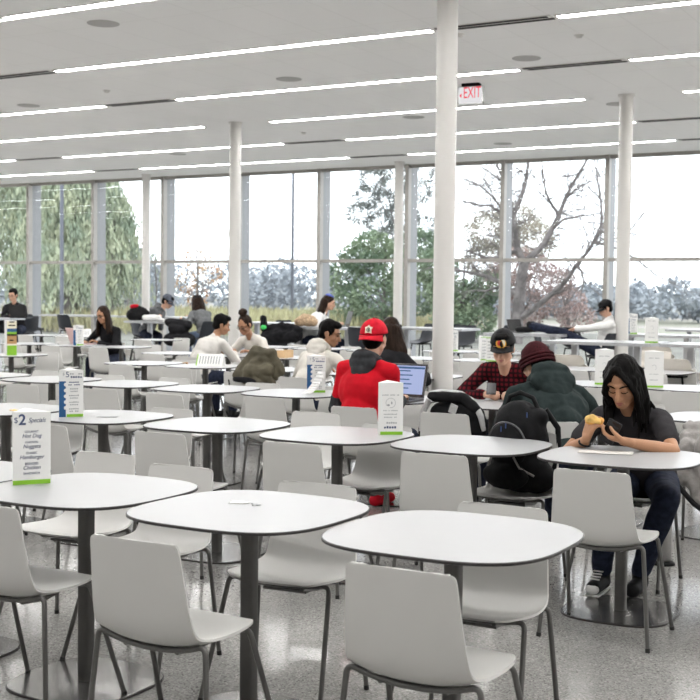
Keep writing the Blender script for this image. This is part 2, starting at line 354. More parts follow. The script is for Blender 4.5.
SP = [(-8.47, 9.7, 'nearest the camera side'), (-13.16, 13.42, 'left of the others'), (-14.96, 19.35, 'near the willow window'), (-8.47, 13.26, 'middle of the ceiling'), (-5.25, 13.33, 'beside the exit sign'), (-8.5, 16.9, 'beyond the exit sign'), (-8.5, 20.5, 'close to the windows'), (-5.3, 17.0, 'by the right column top')]
for x, y, nm in SP:
    b = MB(); b.lathe([(0.002, -0.008), (0.145, -0.008), (0.165, -0.004), (0.168, 0)], (0, 0, 0), 28)
    o = b.build('ceiling_speaker', M['speaker']); o.location = (x, y, CZ); tag(o, 'round flush grey ceiling speaker %s' % nm, 'ceiling speaker', 'ceiling speakers')
SK = [(-9.2, 9.0, 'front left'), (-11.2, 12.9, 'middle left'), (-5.4, 11.8, 'near the long vent'), (-11.0, 17.7, 'by the central column'), (-4.3, 12.4, 'right')]
for x, y, nm in SK:
    b = MB(); b.lathe([(0.001, -0.03), (0.03, -0.03), (0.035, -0.012), (0.05, -0.006), (0.052, 0)], (0, 0, 0), 16)
    o = b.build('sprinkler_head', M['paint']); o.location = (x, y, CZ); tag(o, 'small white sprinkler cap on ceiling, %s' % nm, 'sprinkler', 'sprinkler caps')
# exit sign
ex = empty('exit_sign', (-6.50, 14.58, CZ), R(4), 'red lettered illuminated exit sign hanging from ceiling behind column', 'exit sign')
b = MB(); b.box((0, 0, -0.018), (0.24, 0.10, 0.036)); b.build('canopy', M['black'], ex, 0.005)
b = MB(); b.box((0, 0, -0.155), (0.34, 0.06, 0.235)); b.build('housing', M['laptopsilver'], ex, 0.005)
b = MB(); b.box((0, -0.031, -0.155), (0.315, 0.003, 0.21)); b.build('face', M['exitface'], ex)
text_part('EXIT', 0.205, ex, M['exitred'], (0.025, -0.034, -0.23), 0, sx=0.58)
b = MB(); b.add([(-0.150, -0.034, -0.155), (-0.120, -0.034, -0.185), (-0.120, -0.034, -0.125)], [(0, 1, 2)]); b.build('arrow', M['exitred'], ex)

# ------------------------------------------------------------------ furniture prototypes
def shell_parts(root, m, prof, cut, lift=0.035, thick=0.008, names=('backrest', 'seat')):
    """one moulded sheet: profile rows (y, z, halfwidth, edge lift, edge forward)"""
    # refine the profile with a spline
    P = np.array(prof, float); n = len(P); rows = []
    def cr(i, t):
        p0, p1, p2, p3 = P[max(i - 1, 0)], P[i], P[i + 1], P[min(i + 2, n - 1)]
        return 0.5 * ((2 * p1) + (-p0 + p2) * t + (2 * p0 - 5 * p1 + 4 * p2 - p3) * t * t + (-p0 + 3 * p1 - 3 * p2 + p3) * t ** 3)
    K = 3; cutrow = cut * K
    for i in range(n - 1):
        for k in range(K): rows.append(cr(i, k / K))
    rows.append(P[-1]); NR, NU = len(rows), 21
    G = np.zeros((NR, NU, 3))
    for i, (y, z, hw, lf, fw) in enumerate(rows):
        for j in range(NU):
            u = -1 + 2 * j / (NU - 1); G[i, j] = (hw * u, y + fw * u * u, z + lf * abs(u) ** 2.4)
    du = np.gradient(G, axis=1); dv = np.gradient(G, axis=0); N = np.cross(dv, du); N /= np.linalg.norm(N, axis=2, keepdims=True) + 1e-9
    A = G + N * thick / 2; B = G - N * thick / 2
    for nm, r0, r1 in ((names[0], 0, cutrow), (names[1], cutrow, NR - 1)):
        vs, fs, ln = [], [], []
        def quad(q, nn):
            if np.dot(np.cross(q[2] - q[0], q[3] - q[1]), sum(nn)) < 0: q, nn = q[::-1], nn[::-1]
            fs.append(tuple(range(len(vs), len(vs) + 4))); vs.extend(q); ln.extend(nn)
        for i in range(r0, r1):
            for j in range(NU - 1):
                I = [(i, j), (i, j + 1), (i + 1, j + 1), (i + 1, j)]
                quad([A[q] for q in reversed(I)], [N[q] for q in reversed(I)]); quad([B[q] for q in I], [-N[q] for q in I])
            for j, s in ((0, -1), (NU - 1, 1)):
                I = [A[i, j], A[i + 1, j], B[i + 1, j], B[i, j]]
                if s > 0: I.reverse()
                nn = du[i, j] * s; nn = nn / np.linalg.norm(nn); quad(I, [nn] * 4)
        for i, s in ((0, -1), (NR - 1, 1)):
            if not (r0 <= i <= r1): continue
            for j in range(NU - 1):
                I = [A[i, j], B[i, j], B[i, j + 1], A[i, j + 1]]
                if s > 0: I.reverse()
                nn = dv[i, j] * s; nn = nn / np.linalg.norm(nn); quad(I, [nn] * 4)
        me = bpy.data.meshes.new(nm); me.from_pydata([tuple(v) for v in vs], [], fs); me.materials.append(m)
        me.polygons.foreach_set('use_smooth', [True] * len(fs)); me.update()
        me.normals_split_custom_set([tuple(x) for x in ln])
        link(bpy.data.objects.new(nm, me), root)
def bend(p, n=5):
    """round the inner corners of a polyline"""
    p = [Vector(q) for q in p]; out = [p[0]]
    for i in range(1, len(p) - 1):
        a, c, d = p[i - 1], p[i], p[i + 1]; r = min(0.045, (a - c).length * 0.45, (d - c).length * 0.45)
        q0 = c + (a - c).normalized() * r; q1 = c + (d - c).normalized() * r
        for k in range(n + 1):
            t = k / n; out.append(q0 * (1 - t) ** 2 + c * 2 * t * (1 - t) + q1 * t * t)
    return out + [p[-1]]
PROF = [(-0.2805, 0.7625, 0.138, -0.004, 0.010), (-0.2800, 0.759, 0.154, 0, 0.011), (-0.2790, 0.750, 0.165, 0, 0.012), (-0.2765, 0.730, 0.169, 0, 0.013), (-0.271, 0.690, 0.172, 0, 0.014), (-0.262, 0.620, 0.178, 0, 0.015), (-0.250, 0.545, 0.185, 0, 0.017),
        (-0.237, 0.485, 0.191, 0.010, 0.018), (-0.214, 0.447, 0.197, 0.024, 0.012), (-0.168, 0.424, 0.206, 0.036, 0.004), (-0.110, 0.418, 0.214, 0.038, 0), (-0.050, 0.424, 0.219, 0.033, 0), (0.005, 0.436, 0.219, 0.024, 0), (0.052, 0.449, 0.211, 0.014, 0),
        (0.086, 0.456, 0.194, 0.006, -0.003), (0.108, 0.456, 0.166, 0, -0.006), (0.120, 0.452, 0.130, 0, -0.008)]
def make_chair():
    t = empty('chair'); shell_parts(t, M['shell'], PROF, 8)
    for y, z, fy, q in ((-0.185, 0.413, -0.215, 0.030), (0.045, 0.432, 0.195, 0.012)):
        zz = lambda x: z + q * (x / 0.2) ** 2
        for s in (-1, 1):
            lg = MB(); lg.tube(bend([(s * 0.145, y, zz(0.145)), (s * 0.206, y, zz(0.206) + 0.002), (s * 0.2425, fy, 0.008)]), 0.0094, 10)
            o = lg.build('leg', M['legs'], t)
            ft = MB(); d = Vector((s * 0.0355, fy - y, -0.43)).normalized(); p = Vector((s * 0.2425, fy, 0.008))
            ft.tube([p - d * 0.010, p + d * 0.008], 0.0106, 10); ft.build('foot_cap', M['rubber'], o)
    fr = MB()
    for y, z, q in ((-0.185, 0.413, 0.030), (0.045, 0.432, 0.012)): fr.tube([(x, y, z + q * (x / 0.2) ** 2) for x in (-.15, -.11, -.07, -.03, .03, .07, .11, .15)], 0.0093, 10)
    for s in (-1, 1): fr.tube([(s * 0.10, -0.185, 0.414), (s * 0.10, -0.07, 0.402), (s * 0.10, 0.045, 0.428)], 0.009, 8)
    fr.box((0, -0.07, 0.402), (0.18, 0.14, 0.010)); fr.build('seat_frame', M['legs'], t)
    return t
def make_table():
    t = empty('table'); top = MB(); pts = squircle(0.377)
    ins = [(x * 0.992, y * 0.992) for x, y in pts]
    n = len(pts); vs = [(x, y, z) for q, z in ((ins, 0.7365), (pts, 0.7380), (pts, 0.7457), (ins, 0.7476)) for x, y in q]
    top.add(vs, [(k * n + i, k * n + (i + 1) % n, (k + 1) * n + (i + 1) % n, (k + 1) * n + i) for k in range(3) for i in range(n)], 1)
    top.add(vs[:n], [tuple(range(n - 1, -1, -1))], 1); top.add(vs[3 * n:], [tuple(range(n))], 0)
    top.build('tabletop', [M['laminate'], M['tedge']], t)
    pl = MB(); pl.prism(squircle(0.0265, 24, 4), 0.008, 0.7290, smooth=True); pl.build('pole', M['pole'], t)
    br = MB(); br.prism(squircle(0.15, 24, 5), 0.7290, 0.736); br.build('mounting_plate', M['pole'], t)
    bs = MB(); q = squircle(0.263); qi = [(x * 0.985, y * 0.985) for x, y in q]
    vs = [(x, y, z) for w, z in ((q, 0.0), (q, 0.007), (qi, 0.0095)) for x, y in w]
    bs.add(vs, [(k * n + i, k * n + (i + 1) % n, (k + 1) * n + (i + 1) % n, (k + 1) * n + i) for k in range(2) for i in range(n)], 1)
    bs.add(vs[2 * n:], [tuple(range(n))], 0); bs.build('base', [M['base'], M['tedge']], t)
    return t
CH, TB = make_chair(), make_table(); first = {'c': True, 't': True}
def place(kind, proto, x, y, rz, label, group, cat):
    if first[kind]:
        first[kind] = False; proto.location = (x, y, 0); proto.rotation_euler = (0, 0, rz); return tag(proto, label, cat, group)
    return dup(proto, (x, y, 0), rz, label, group, cat)

# tables: row name, y, [x ...] and optional chairs (near x,y / far x,y); chair y is the top of its back
rj = random.Random(3)
def jit(a): return rj.uniform(-a, a)
NAMES = ['first', 'second', 'third', 'fourth', 'fifth', 'sixth', 'seventh', 'eighth', 'ninth']
LAY = [
 ('front row', [(-3.90, 3.50), (-3.135, 3.50), (-2.365, 3.475), (-1.58, 3.465)],
   [(-3.95, 2.75, 0), (-3.15, 2.98, 0), (-2.325, 2.79, 0), (-1.475, 2.875, 0)], [(-3.69, 4.26, 2), (-3.15, 4.12, 0), (-2.42, 4.03, 5), (-1.62, 3.97, 1)]),
 ('second row', [(-5.72, 5.63), (-4.91, 5.63), (-4.08, 5.66), (-3.26, 5.62), (-2.48, 5.64), (-1.69, 5.63), (-0.86, 5.64)],
   [(-5.62, 4.98, 0), (-4.78, 4.98, 0), (-4.01, 5.03, 0), (-3.2, 5.05, 0), (-2.43, 5.08, 2), (-1.63, 4.96, 0), None], [(-5.67, 6.14, 0), (-4.79, 6.16, 0), (-3.92, 6.50, 4), (-3.20, 6.09, -4), (-2.40, 6.24, 0), (-1.86, 6.55, 0), (-0.98, 6.30, 8)]),
 ('third row', [(-8.2, 7.79), (-7.37, 7.79), (-6.53, 7.79), (-5.71, 7.78), (-4.91, 7.83), (-4.1, 7.82), (-3.3, 7.86), (-2.5, 7.84), (-1.70, 7.83)],
   [(-7.9, 7.05, 0), (-7.0, 7.05, 0), (-6.2, 7.06, 0), (-5.53, 6.99, 0), (-4.79, 7.2, 0), (-3.90, 6.92, 0), (-3.23, 6.90, 0), (-2.48, 6.80, 30), (-1.62, 7.05, 0)],
   [(-8.0, 8.4, 0), (-7.2, 8.35, 0), (-6.5, 8.39, 0), (-5.57, 8.37, 0), (-4.85, 8.4, 3), (-4.1, 8.42, 0), (-3.40, 8.72, 0), (-2.4, 8.4, 0), (-1.6, 8.45, 0)]),
 ('fourth row', [(-10.6, 10.52), (-8.34, 10.22), (-7.52, 10.21), (-6.68, 10.2), (-5.86, 10.2), (-5.04, 10.22), (-4.1, 10.26), (-3.30, 10.3), (-2.50, 10.3)],
   [(-10.35, 9.8, 0), (-8.15, 9.6, 0), (-7.4, 9.55, 4), (-6.55, 9.40, 0), (-5.75, 9.12, 0), (-4.95, 9.3, 0), (-4.0, 9.6, 0), (-3.2, 9.6, 0), (-2.42, 9.62, 0)],
   [(-10.5, 11.05, 0), (-8.2, 10.75, 0), (-7.4, 10.78, 0), (-6.6, 10.8, 0), (-5.8, 10.75, 0), (-5.0, 10.75, 0), (-4.0, 10.8, 0), (-3.2, 10.85, 0), (-2.4, 10.8, 0)]),
 ('fifth row', [(-12.72, 12.98), (-11.90, 13.05), (-11.08, 13.08), (-9.46, 12.2), (-8.64, 12.2), (-7.82, 12.25), (-6.5, 13.2), (-5.68, 13.3), (-4.2, 12.4), (-3.4, 12.4)],
   [(-12.5, 12.4, 0), (-11.75, 12.38, 0), (-10.92, 12.4, 0), (-9.3, 11.55, 0), (-8.60, 11.30, 0), (-7.7, 11.6, 0), (-6.35, 12.6, 0), (-5.55, 12.6, 0), (-4.1, 11.8, 0), (-3.3, 11.8, 0)],
   [(-12.6, 13.6, 0), (-11.95, 14.0, 0), (-11.0, 13.65, 0), (-9.35, 12.8, 0), (-8.66, 13.15, 0), (-7.7, 12.85, 0), (-6.4, 13.75, 0), (-5.6, 13.85, 0), (-4.1, 13.0, 0), (-3.3, 13.0, 0)]),
 ('sixth row', [(-15.1, 15.7), (-14.25, 15.7), (-12.4, 15.5), (-9.6, 14.6), (-8.75, 14.6), (-7.9, 14.65), (-7.0, 15.2), (-6.2, 15.2)],
   [(-14.9, 15.1, 0), (-14.05, 15.1, 0), (-12.2, 14.9, 0), (-9.4, 14.0, 0), (-8.6, 14.0, 0), (-7.75, 14.05, 0), (-6.9, 14.6, 0), (-6.1, 14.6, 0)],
   [(-15.0, 16.25, 0), (-14.1, 16.25, 0), (-12.3, 16.05, 0), (-9.5, 15.2, 0), (-8.6, 15.2, 0), (-7.8, 15.2, 0), (-6.9, 15.75, 0), (-6.1, 15.75, 0)]),
]
TDESC = {('front row', 1): 'the front table carrying the dollar two card', ('second row', 1): 'the table carrying the dollar five card', ('second row', 3): 'the table carrying the round logo card', ('second row', 5): 'the table of the woman eating'}
for row, tabs, near, far in LAY:
    for i, (x, y) in enumerate(tabs):
        d = TDESC.get((row, i), '%s table from the left, %s' % (NAMES[i] if i < 9 else 'last', row))
        place('t', TB, x, y, jit(0.02), 'white rounded square cafe table, ' + d if (row, i) not in TDESC else 'white rounded square cafe table, ' + d, 'white cafe tables', 'table')
        for side, q in (('near', near[i]), ('window', far[i])):
            if not q: continue
            cx, cyy, ang = q; a = R(ang) + (0 if side == 'near' else PI) + (jit(0.03) if row not in ('front row',) else 0)
            ox = Matrix.Rotation(a, 3, 'Z') @ Vector((0, -0.280, 0))
            place('c', CH, cx - ox.x, cyy - ox.y, a, 'white shell chair on %s side of %s' % (side, d), 'white shell chairs', 'chair')
# ------------------------------------------------------------------ daylight
w = bpy.data.worlds.new('overcast_sky'); S.world = w; w.use_nodes = True
bg = w.node_tree.nodes['Background']; bg.inputs[0].default_value = (0.95, 0.975, 1.0, 1); bg.inputs[1].default_value = 3.4
S.view_settings.view_transform = 'Standard'; S.view_settings.look = 'None'; S.view_settings.gamma = 1.0; S.view_settings.exposure = 0.0

# ------------------------------------------------------------------ outdoors
GZ = -0.38
rg = np.random.default_rng(5)
M['ground'] = mat('meadow_ground', (0.19, 0.20, 0.145), 0.95, vscale=0.06, col2=(0.27, 0.24, 0.23), stretch=(0.35, 1.6, 1), detail=6)
M['lawn'] = mat('lawn_grass', (0.15, 0.15, 0.13), 0.95, var=0.2, vscale=0.8)
M['water'] = mat('pond_water', (0.34, 0.38, 0.43), 0.25, var=0.05)
b = MB(); b.add([(-700, WY + 0.4, GZ - 0.4), (300, WY + 0.4, GZ - 0.4), (300, 900, GZ - 0.4), (-700, 900, GZ - 0.4)], [(0, 1, 2, 3)]); tag(b.build('meadow_ground', M['ground']), 'banded meadow ground outside the windows', 'ground', kind='structure')
b = MB(); b.add([(-80, WY + 0.35, GZ), (20, WY + 0.35, GZ), (20, 60, GZ), (-80, 66, GZ)], [(0, 1, 2, 3)]); tag(b.build('lawn', M['lawn']), 'lawn just outside the windows', 'lawn', kind='structure')
b = MB(); b.add([(-120, 88, GZ - 0.3), (-52, 80, GZ - 0.3), (-50, 86, GZ - 0.3), (-120, 97, GZ - 0.3)], [(0, 1, 2, 3)]); tag(b.build('pond_water', M['water']), 'pale water strip in the meadow', 'water', kind='structure')
def leafmat(name, a, c): return mat(name, a, 0.9, vscale=0.9, col2=c, detail=3)
M['willow'] = leafmat('willow_leaf', (0.22, 0.275, 0.20), (0.44, 0.47, 0.32))
M['pine'] = leafmat('pine_needle', (0.11, 0.13, 0.13), (0.21, 0.23, 0.21))
M['shrub'] = leafmat('shrub_leaf', (0.12, 0.18, 0.115), (0.26, 0.32, 0.20))
M['rust'] = leafmat('rust_leaf', (0.30, 0.22, 0.21), (0.42, 0.33, 0.30))
M['tanleaf'] = leafmat('tan_leaf', (0.32, 0.31, 0.26), (0.44, 0.40, 0.33))
M['orange'] = leafmat('orange_leaf', (0.45, 0.22, 0.08), (0.5, 0.36, 0.2))
M['far'] = leafmat('distant_wood_haze_tint', (0.25, 0.28, 0.31), (0.38, 0.41, 0.44))  # blue-grey distance haze is mixed into this tree colour
M['reed'] = leafmat('dry_reed', (0.32, 0.29, 0.17), (0.44, 0.43, 0.24))
def leaf_mesh(name, c, ax, ln, wd, m, parent=None):
    n = len(c); c = np.asarray(c, float); ax = np.asarray(ax, float); ax /= np.linalg.norm(ax, axis=1, keepdims=True) + 1e-9
    rv = rg.normal(size=(n, 3)); sd = np.cross(ax, rv); sd /= np.linalg.norm(sd, axis=1, keepdims=True) + 1e-9
    ln = (ln * rg.uniform(0.6, 1.4, n))[:, None]; wd = (wd * rg.uniform(0.6, 1.4, n))[:, None]
    v = np.stack([c - ax * ln / 2, c + sd * wd / 2, c + ax * ln / 2, c - sd * wd / 2], 1).reshape(-1, 3)
    me = bpy.data.meshes.new(name); me.vertices.add(4 * n); me.vertices.foreach_set('co', v.ravel())
    me.loops.add(4 * n); me.loops.foreach_set('vertex_index', np.arange(4 * n)); me.polygons.add(n); me.polygons.foreach_set('loop_start', np.arange(n) * 4)
    me.polygons.foreach_set('loop_total', np.full(n, 4)); me.update(calc_edges=True); me.materials.append(m)
    return link(bpy.data.objects.new(name, me), parent)
def lobes_pts(lobes, n):
    wts = np.array([l[3] ** 2 for l in lobes]); idx = rg.choice(len(lobes), n, p=wts / wts.sum()); d = rg.normal(size=(n, 3)); d /= np.linalg.norm(d, axis=1, keepdims=True)
    L = np.array(lobes)[idx]; r = L[:, 3:4] * rg.uniform(0.35, 1.0, (n, 1)) ** 0.5
    return L[:, :3] + d * r * np.array([1, 1, 0.8]), d
def trunk(parent, pts, r0, r1, m='bark', nm='trunk', n=10):
    b = MB(); k = len(pts); b.tube(pts, [r0 + (r1 - r0) * i / (k - 1) for i in range(k)], n); return b.build(nm, M[m], parent)
def bushy(name, label, cat, lobes, n, ln, wd, m, group=None, base=None):
    bx = np.mean([l[0] for l in lobes]); by = np.mean([l[1] for l in lobes]); t = empty(name, (0, 0, 0), 0, label, cat, group)
    top = max(l[2] for l in lobes); x, y = base or (bx, by)
    trunk(t, [(x, y, GZ - 0.4), (x + 0.1, y, GZ + 0.6), (bx, by, top * 0.55), (bx + 0.1, by, top)], 0.16, 0.03)
    for l in lobes[:6]: trunk(t, [(x + 0.05, y, max(0.1, l[2] * 0.35)), ((x + l[0]) / 2, (y + l[1]) / 2, l[2] * 0.75), (l[0], l[1], l[2])], 0.06, 0.015, nm='branch', n=6)
    p, d = lobes_pts(lobes, n); leaf_mesh('foliage', p, d + rg.normal(size=(n, 3)) * 0.7, ln, wd, M[m], t); return t
# weeping willows
for i, (x, y, rad, top, lab) in enumerate(((-46.5, 47.5, 4.0, 9.6, 'large weeping willow filling the leftmost window bay'), (-42.2, 46.0, 2.5, 9.2, 'weeping willow behind the slim lamp post'), (-39.9, 46.0, 1.35, 6.9, 'weeping willow with sky beside its right edge'), (-41.0, 44.3, 2.3, 3.9, 'low pale willow in front of the taller willows'))):
    t = empty('willow_tree', (0, 0, 0), 0, lab, 'tree', 'willows outside')
    trunk(t, [(x, y, GZ - 0.3), (x + 0.15, y, 2.0), (x - 0.1, y + 0.1, top * 0.6), (x, y, top * 0.85)], 0.38, 0.12)
    C, A = [], []
    ns = int(210 * rad)
    for k in range(ns):
        a = rg.uniform(0, 2 * PI); rr = rad * math.sqrt(rg.uniform(0.08, 1)); z0 = 0.6 * top + 0.4 * top * math.sqrt(max(0.0, 1 - (rr / rad) ** 2)) + rg.uniform(-0.4, 0.2)
        px, py = x + rr * math.cos(a), y + rr * math.sin(a); L = rg.uniform(0.35, 0.92) * (z0 - 0.1); sw = rg.normal(0, 0.03, 2)
        m = int(L / 0.17) + 2
        for q in range(m):
            s = q / m; C.append((px + sw[0] * q + rg.normal(0, 0.07) + math.cos(a) * 0.35 * math.sqrt(s), py + sw[1] * q + rg.normal(0, 0.07) + math.sin(a) * 0.35 * math.sqrt(s), z0 - L * s)); A.append((rg.normal(0, 0.25), rg.normal(0, 0.25), -1))
    for k in range(7):
        a = k * 0.9; trunk(t, [(x, y, top * 0.45), (x + rad * 0.4 * math.cos(a), y + rad * 0.4 * math.sin(a), top * 0.82), (x + rad * 0.8 * math.cos(a), y + rad * 0.8 * math.sin(a), top * 0.75)], 0.12, 0.03, nm='branch', n=6)
    leaf_mesh('foliage', C, A, 0.30, 0.085, M['willow'], t)
# pine with open clumps
PL = [(-28.9,55,9.6,.8),(-28.6,55.4,8.9,.9),(-29.5,54.6,8.3,.8),(-30.0,55,7.5,.9),(-30.4,55.2,6.6,.85),(-30.6,54.8,5.7,.8),(-29.6,55.3,5.2,.9),(-28.6,55,7.2,1.0),(-27.7,55,8.4,.9),(-27.2,54.7,6.8,.9),(-28.2,55,5.6,1.0),(-27.0,55,5.0,.9),(-29.3,55,6.3,.8),(-26.6,55.2,8.9,.7),(-27.9,55,10.3,.8),(-28.6,54.6,4.2,1.2),(-26.5,55,3.9,1.0),(-26.0,54.8,7.5,.7)]
bushy('pine_tree', 'dark open pine standing above the green shrubs', 'tree', PL, 15000, 0.20, 0.05, 'pine', base=(-28.2, 55))
SH = [(-27.6,48,2.4,1.0),(-26.9,48.2,3.2,1.0),(-26.0,47.8,3.6,1.1),(-25.0,48,3.0,1.1),(-24.0,48.2,3.7,1.1),(-27.3,47.6,1.0,1.1),(-25.6,47.4,1.4,1.3),(-23.8,47.6,1.6,1.3),(-22.9,48,2.7,1.0)]
bushy('leafy_shrub', 'broad green leafy shrub below the pine', 'shrub', SH, 11000, 0.17, 0.10, 'shrub', 'green shrubs outside')
SH2 = [(-21.8,47,1.6,1.1),(-20.7,46.6,1.3,1.1),(-19.9,46.8,1.9,.9),(-21.4,46.5,.6,1.0),(-20.2,46.2,.5,.9),(-22.4,47,2.9,.9)]
bushy('leafy_shrub', 'green shrub left of the bare oak trunk', 'shrub', SH2, 6500, 0.16, 0.09, 'shrub', 'green shrubs outside')
bushy('autumn_tree', 'tan leaved autumn tree between pine and bare oak', 'tree', [(-24.6,58,4.9,1.5),(-23.4,58.5,5.3,1.4),(-22.4,58,4.4,1.4),(-24.8,58,3.4,1.4)], 9000, 0.14, 0.08, 'tanleaf')
bushy('rust_shrub', 'rusty red shrub behind the bare oak trunk', 'shrub', [(-21.4,54,3.0,1.3),(-20.2,54,2.2,1.2),(-22.4,54.3,2.2,1.1),(-21.2,54,1.0,1.3)], 4200, 0.16, 0.09, 'rust', 'rusty shrubs outside')
bushy('rust_shrub', 'rusty red shrub right of the bare oak trunk', 'shrub', [(-19.0,52.6,2.2,.9),(-18.6,52.6,1.3,1.0),(-18.0,52.4,.6,.9)], 2600, 0.15, 0.08, 'rust', 'rusty shrubs outside')
bushy('sapling', 'orange leaved sapling behind the grey hooded readers', 'tree', [(-40.4,54,3.4,.9),(-39.6,54.2,2.6,.8),(-41.2,54,2.2,.8),(-40.4,54,1.4,.8)], 800, 0.14, 0.09, 'orange')
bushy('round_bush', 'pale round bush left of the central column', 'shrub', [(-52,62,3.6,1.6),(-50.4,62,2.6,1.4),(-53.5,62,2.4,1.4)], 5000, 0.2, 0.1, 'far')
def twigs(b, p, d, ln, r, depth, rr):
    q = p + d * ln; mid = p + d * ln * 0.5 + Vector((rr.gauss(0, .06), rr.gauss(0, .06), rr.gauss(0, .06))) * ln
    b.tube([p, mid, q], [r, r * 0.8, r * 0.6], 5 if r < .03 else 7, cap=False)
    if depth <= 0: return
    for k in range(rr.choice((2, 2, 3))):
        nd = (d + Vector((rr.gauss(0, .55), rr.gauss(0, .55), rr.gauss(0.04, .5)))).normalized(); s = rr.uniform(0.55, 1.0)
        twigs(b, p.lerp(q, s), nd, ln * rr.uniform(0.55, 0.85), r * 0.55, depth - 1, rr)
# big bare oak: limbs as they fork on the tree
LIMBS = {'trunk': ([(-18.35, 46, -0.8), (-18.33, 46, 0.59), (-18.26, 46.05, 1.4), (-18.18, 46, 2.21), (-18.07, 46, 2.85)], .27, .21), 'limb': ([(-18.07, 46, 2.85), (-18.25, 45.8, 3.41), (-18.35, 45.6, 4.02), (-18.4, 45.5, 4.71), (-18.46, 45.4, 5.43), (-18.64, 45.3, 6.04), (-18.96, 45.2, 6.74), (-19.19, 45, 8.2)], .15, .04)}
MORE = [([(-18.4, 45.5, 4.71), (-18.16, 45.7, 5.42), (-18.0, 45.8, 6.02), (-17.97, 46, 6.82), (-17.98, 46, 8.6)], .12, .04), ([(-18.07, 46, 2.85), (-17.73, 46.2, 3.25), (-17.36, 46.4, 3.69), (-17.08, 46.5, 4.28), (-16.88, 46.7, 4.83), (-16.68, 46.8, 5.46), (-16.45, 47, 6.08), (-16.13, 47.2, 6.7), (-15.4, 47.4, 8.2)], .16, .04),
 ([(-16.88, 46.7, 4.83), (-17.22, 46.5, 5.4), (-17.4, 46.5, 5.8), (-17.54, 46.4, 6.9)], .08, .03), ([(-18.16, 46, 0.67), (-17.35, 45.8, 1.21), (-16.61, 45.6, 1.73), (-16.04, 45.4, 2.21), (-15.6, 45.2, 2.76), (-15.24, 45.2, 3.19), (-14.85, 45, 3.62), (-14.54, 45, 4.08), (-14.16, 45, 5.2)], .13, .03),
 ([(-14.85, 45, 3.62), (-14.62, 45.2, 4.35), (-14.72, 45.4, 5.13), (-14.97, 45.5, 6.4)], .08, .03), ([(-15.6, 45.2, 2.76), (-15.31, 45, 2.53), (-15.22, 45, 2.14), (-15.33, 45, 1.59)], .07, .02), ([(-18.25, 45.8, 3.41), (-18.89, 45.6, 3.1), (-19.55, 45.5, 3.1), (-20.22, 45.3, 3.35)], .09, .03),
 ([(-18.26, 46, 1.56), (-18.87, 45.8, 2.04), (-19.54, 45.6, 2.36), (-20.43, 45.5, 2.53), (-21.11, 45.3, 2.61)], .12, .03), ([(-18.95, 45.8, 1.96), (-19.53, 45.6, 1.75), (-20.06, 45.5, 1.75)], .06, .02), ([(-18.35, 45.6, 4.02), (-18.79, 45.9, 4.47), (-19.23, 46.1, 4.97), (-19.68, 46.3, 5.26), (-20.39, 46.4, 5.32), (-21.03, 46.5, 5.51)], .1, .03),
 ([(-18.79, 45.9, 4.47), (-19.19, 46, 5.25), (-19.51, 46, 5.62), (-20.05, 46, 6.05), (-20.86, 46, 6.41)], .07, .02), ([(-18.64, 45.3, 6.04), (-19.17, 45.2, 6.42), (-19.53, 45, 6.68)], .05, .02), ([(-16.68, 46.8, 5.46), (-16.2, 46.9, 5.92), (-15.59, 47, 6.21)], .06, .02), ([(-14.54, 45, 4.08), (-14.06, 45, 3.76), (-13.55, 45, 3.91), (-12.98, 45, 4.7)], .05, .02),
 ([(-14.85, 45, 3.62), (-14.33, 44.9, 3.54), (-13.65, 44.8, 3.3), (-13.02, 44.8, 2.91), (-12.4, 44.8, 2.41), (-11.86, 44.8, 2.15)], .06, .015), ([(-17.08, 46.5, 4.28), (-16.58, 46.4, 4.63), (-15.92, 46.3, 4.73), (-15.28, 46.3, 4.79)], .07, .02)]
oak = empty('bare_oak_tree', (0, 0, 0), 0, 'big bare grey tree with forking limbs outside right windows', 'tree')
for nm, (pts, r0, r1) in LIMBS.items(): trunk(oak, pts, r0, r1, nm=nm)
for pts, r0, r1 in MORE: trunk(oak, pts, r0, r1, nm='limb', n=8)
b = MB(); rr = random.Random(11)
for pts, r0, r1 in [LIMBS['limb']] + MORE:
    for i in range(1, len(pts)):
        p0, p1 = Vector(pts[i - 1]), Vector(pts[i]); d = (p1 - p0).normalized()
        for k in range(4):
            nd = (d * 0.5 + Vector((rr.gauss(0, .7), rr.gauss(0, .6), rr.gauss(0.1, .6)))).normalized(); twigs(b, p0.lerp(p1, rr.random()), nd, rr.uniform(.5, 1.15), min(.024, r1 * .9), 3, rr)
    twigs(b, Vector(pts[-1]), d, 0.8, r1 * 0.8, 4, rr)
b.build('twigs', M['bark'], oak)
for i, (x, y, h, lab) in enumerate(((-38.9, 52, 4.6, 'thin bare sapling left of the dark lamp post'), (-37.6, 53, 5.3, 'taller thin bare sapling left of the dark lamp post'), (-36.2, 52, 3.4, 'short thin bare sapling beside the dark lamp post'), (-42.5, 53, 4.4, 'thin bare sapling left of the central column'))):
    t = empty('sapling', (0, 0, 0), 0, lab, 'tree', 'bare saplings'); tp = [(x, y, GZ), (x + .1, y, h * .4), (x - .05, y, h * .75), (x + .1, y, h)]; trunk(t, tp, .05, .012, n=6)
    b = MB()
    for k in range(9): twigs(b, Vector(tp[1]).lerp(Vector(tp[3]), rr.random()), Vector((rr.gauss(0, .5), rr.gauss(0, .5), .8)).normalized(), .6, .014, 2, rr)
    b.build('twigs', M['bark'], t)
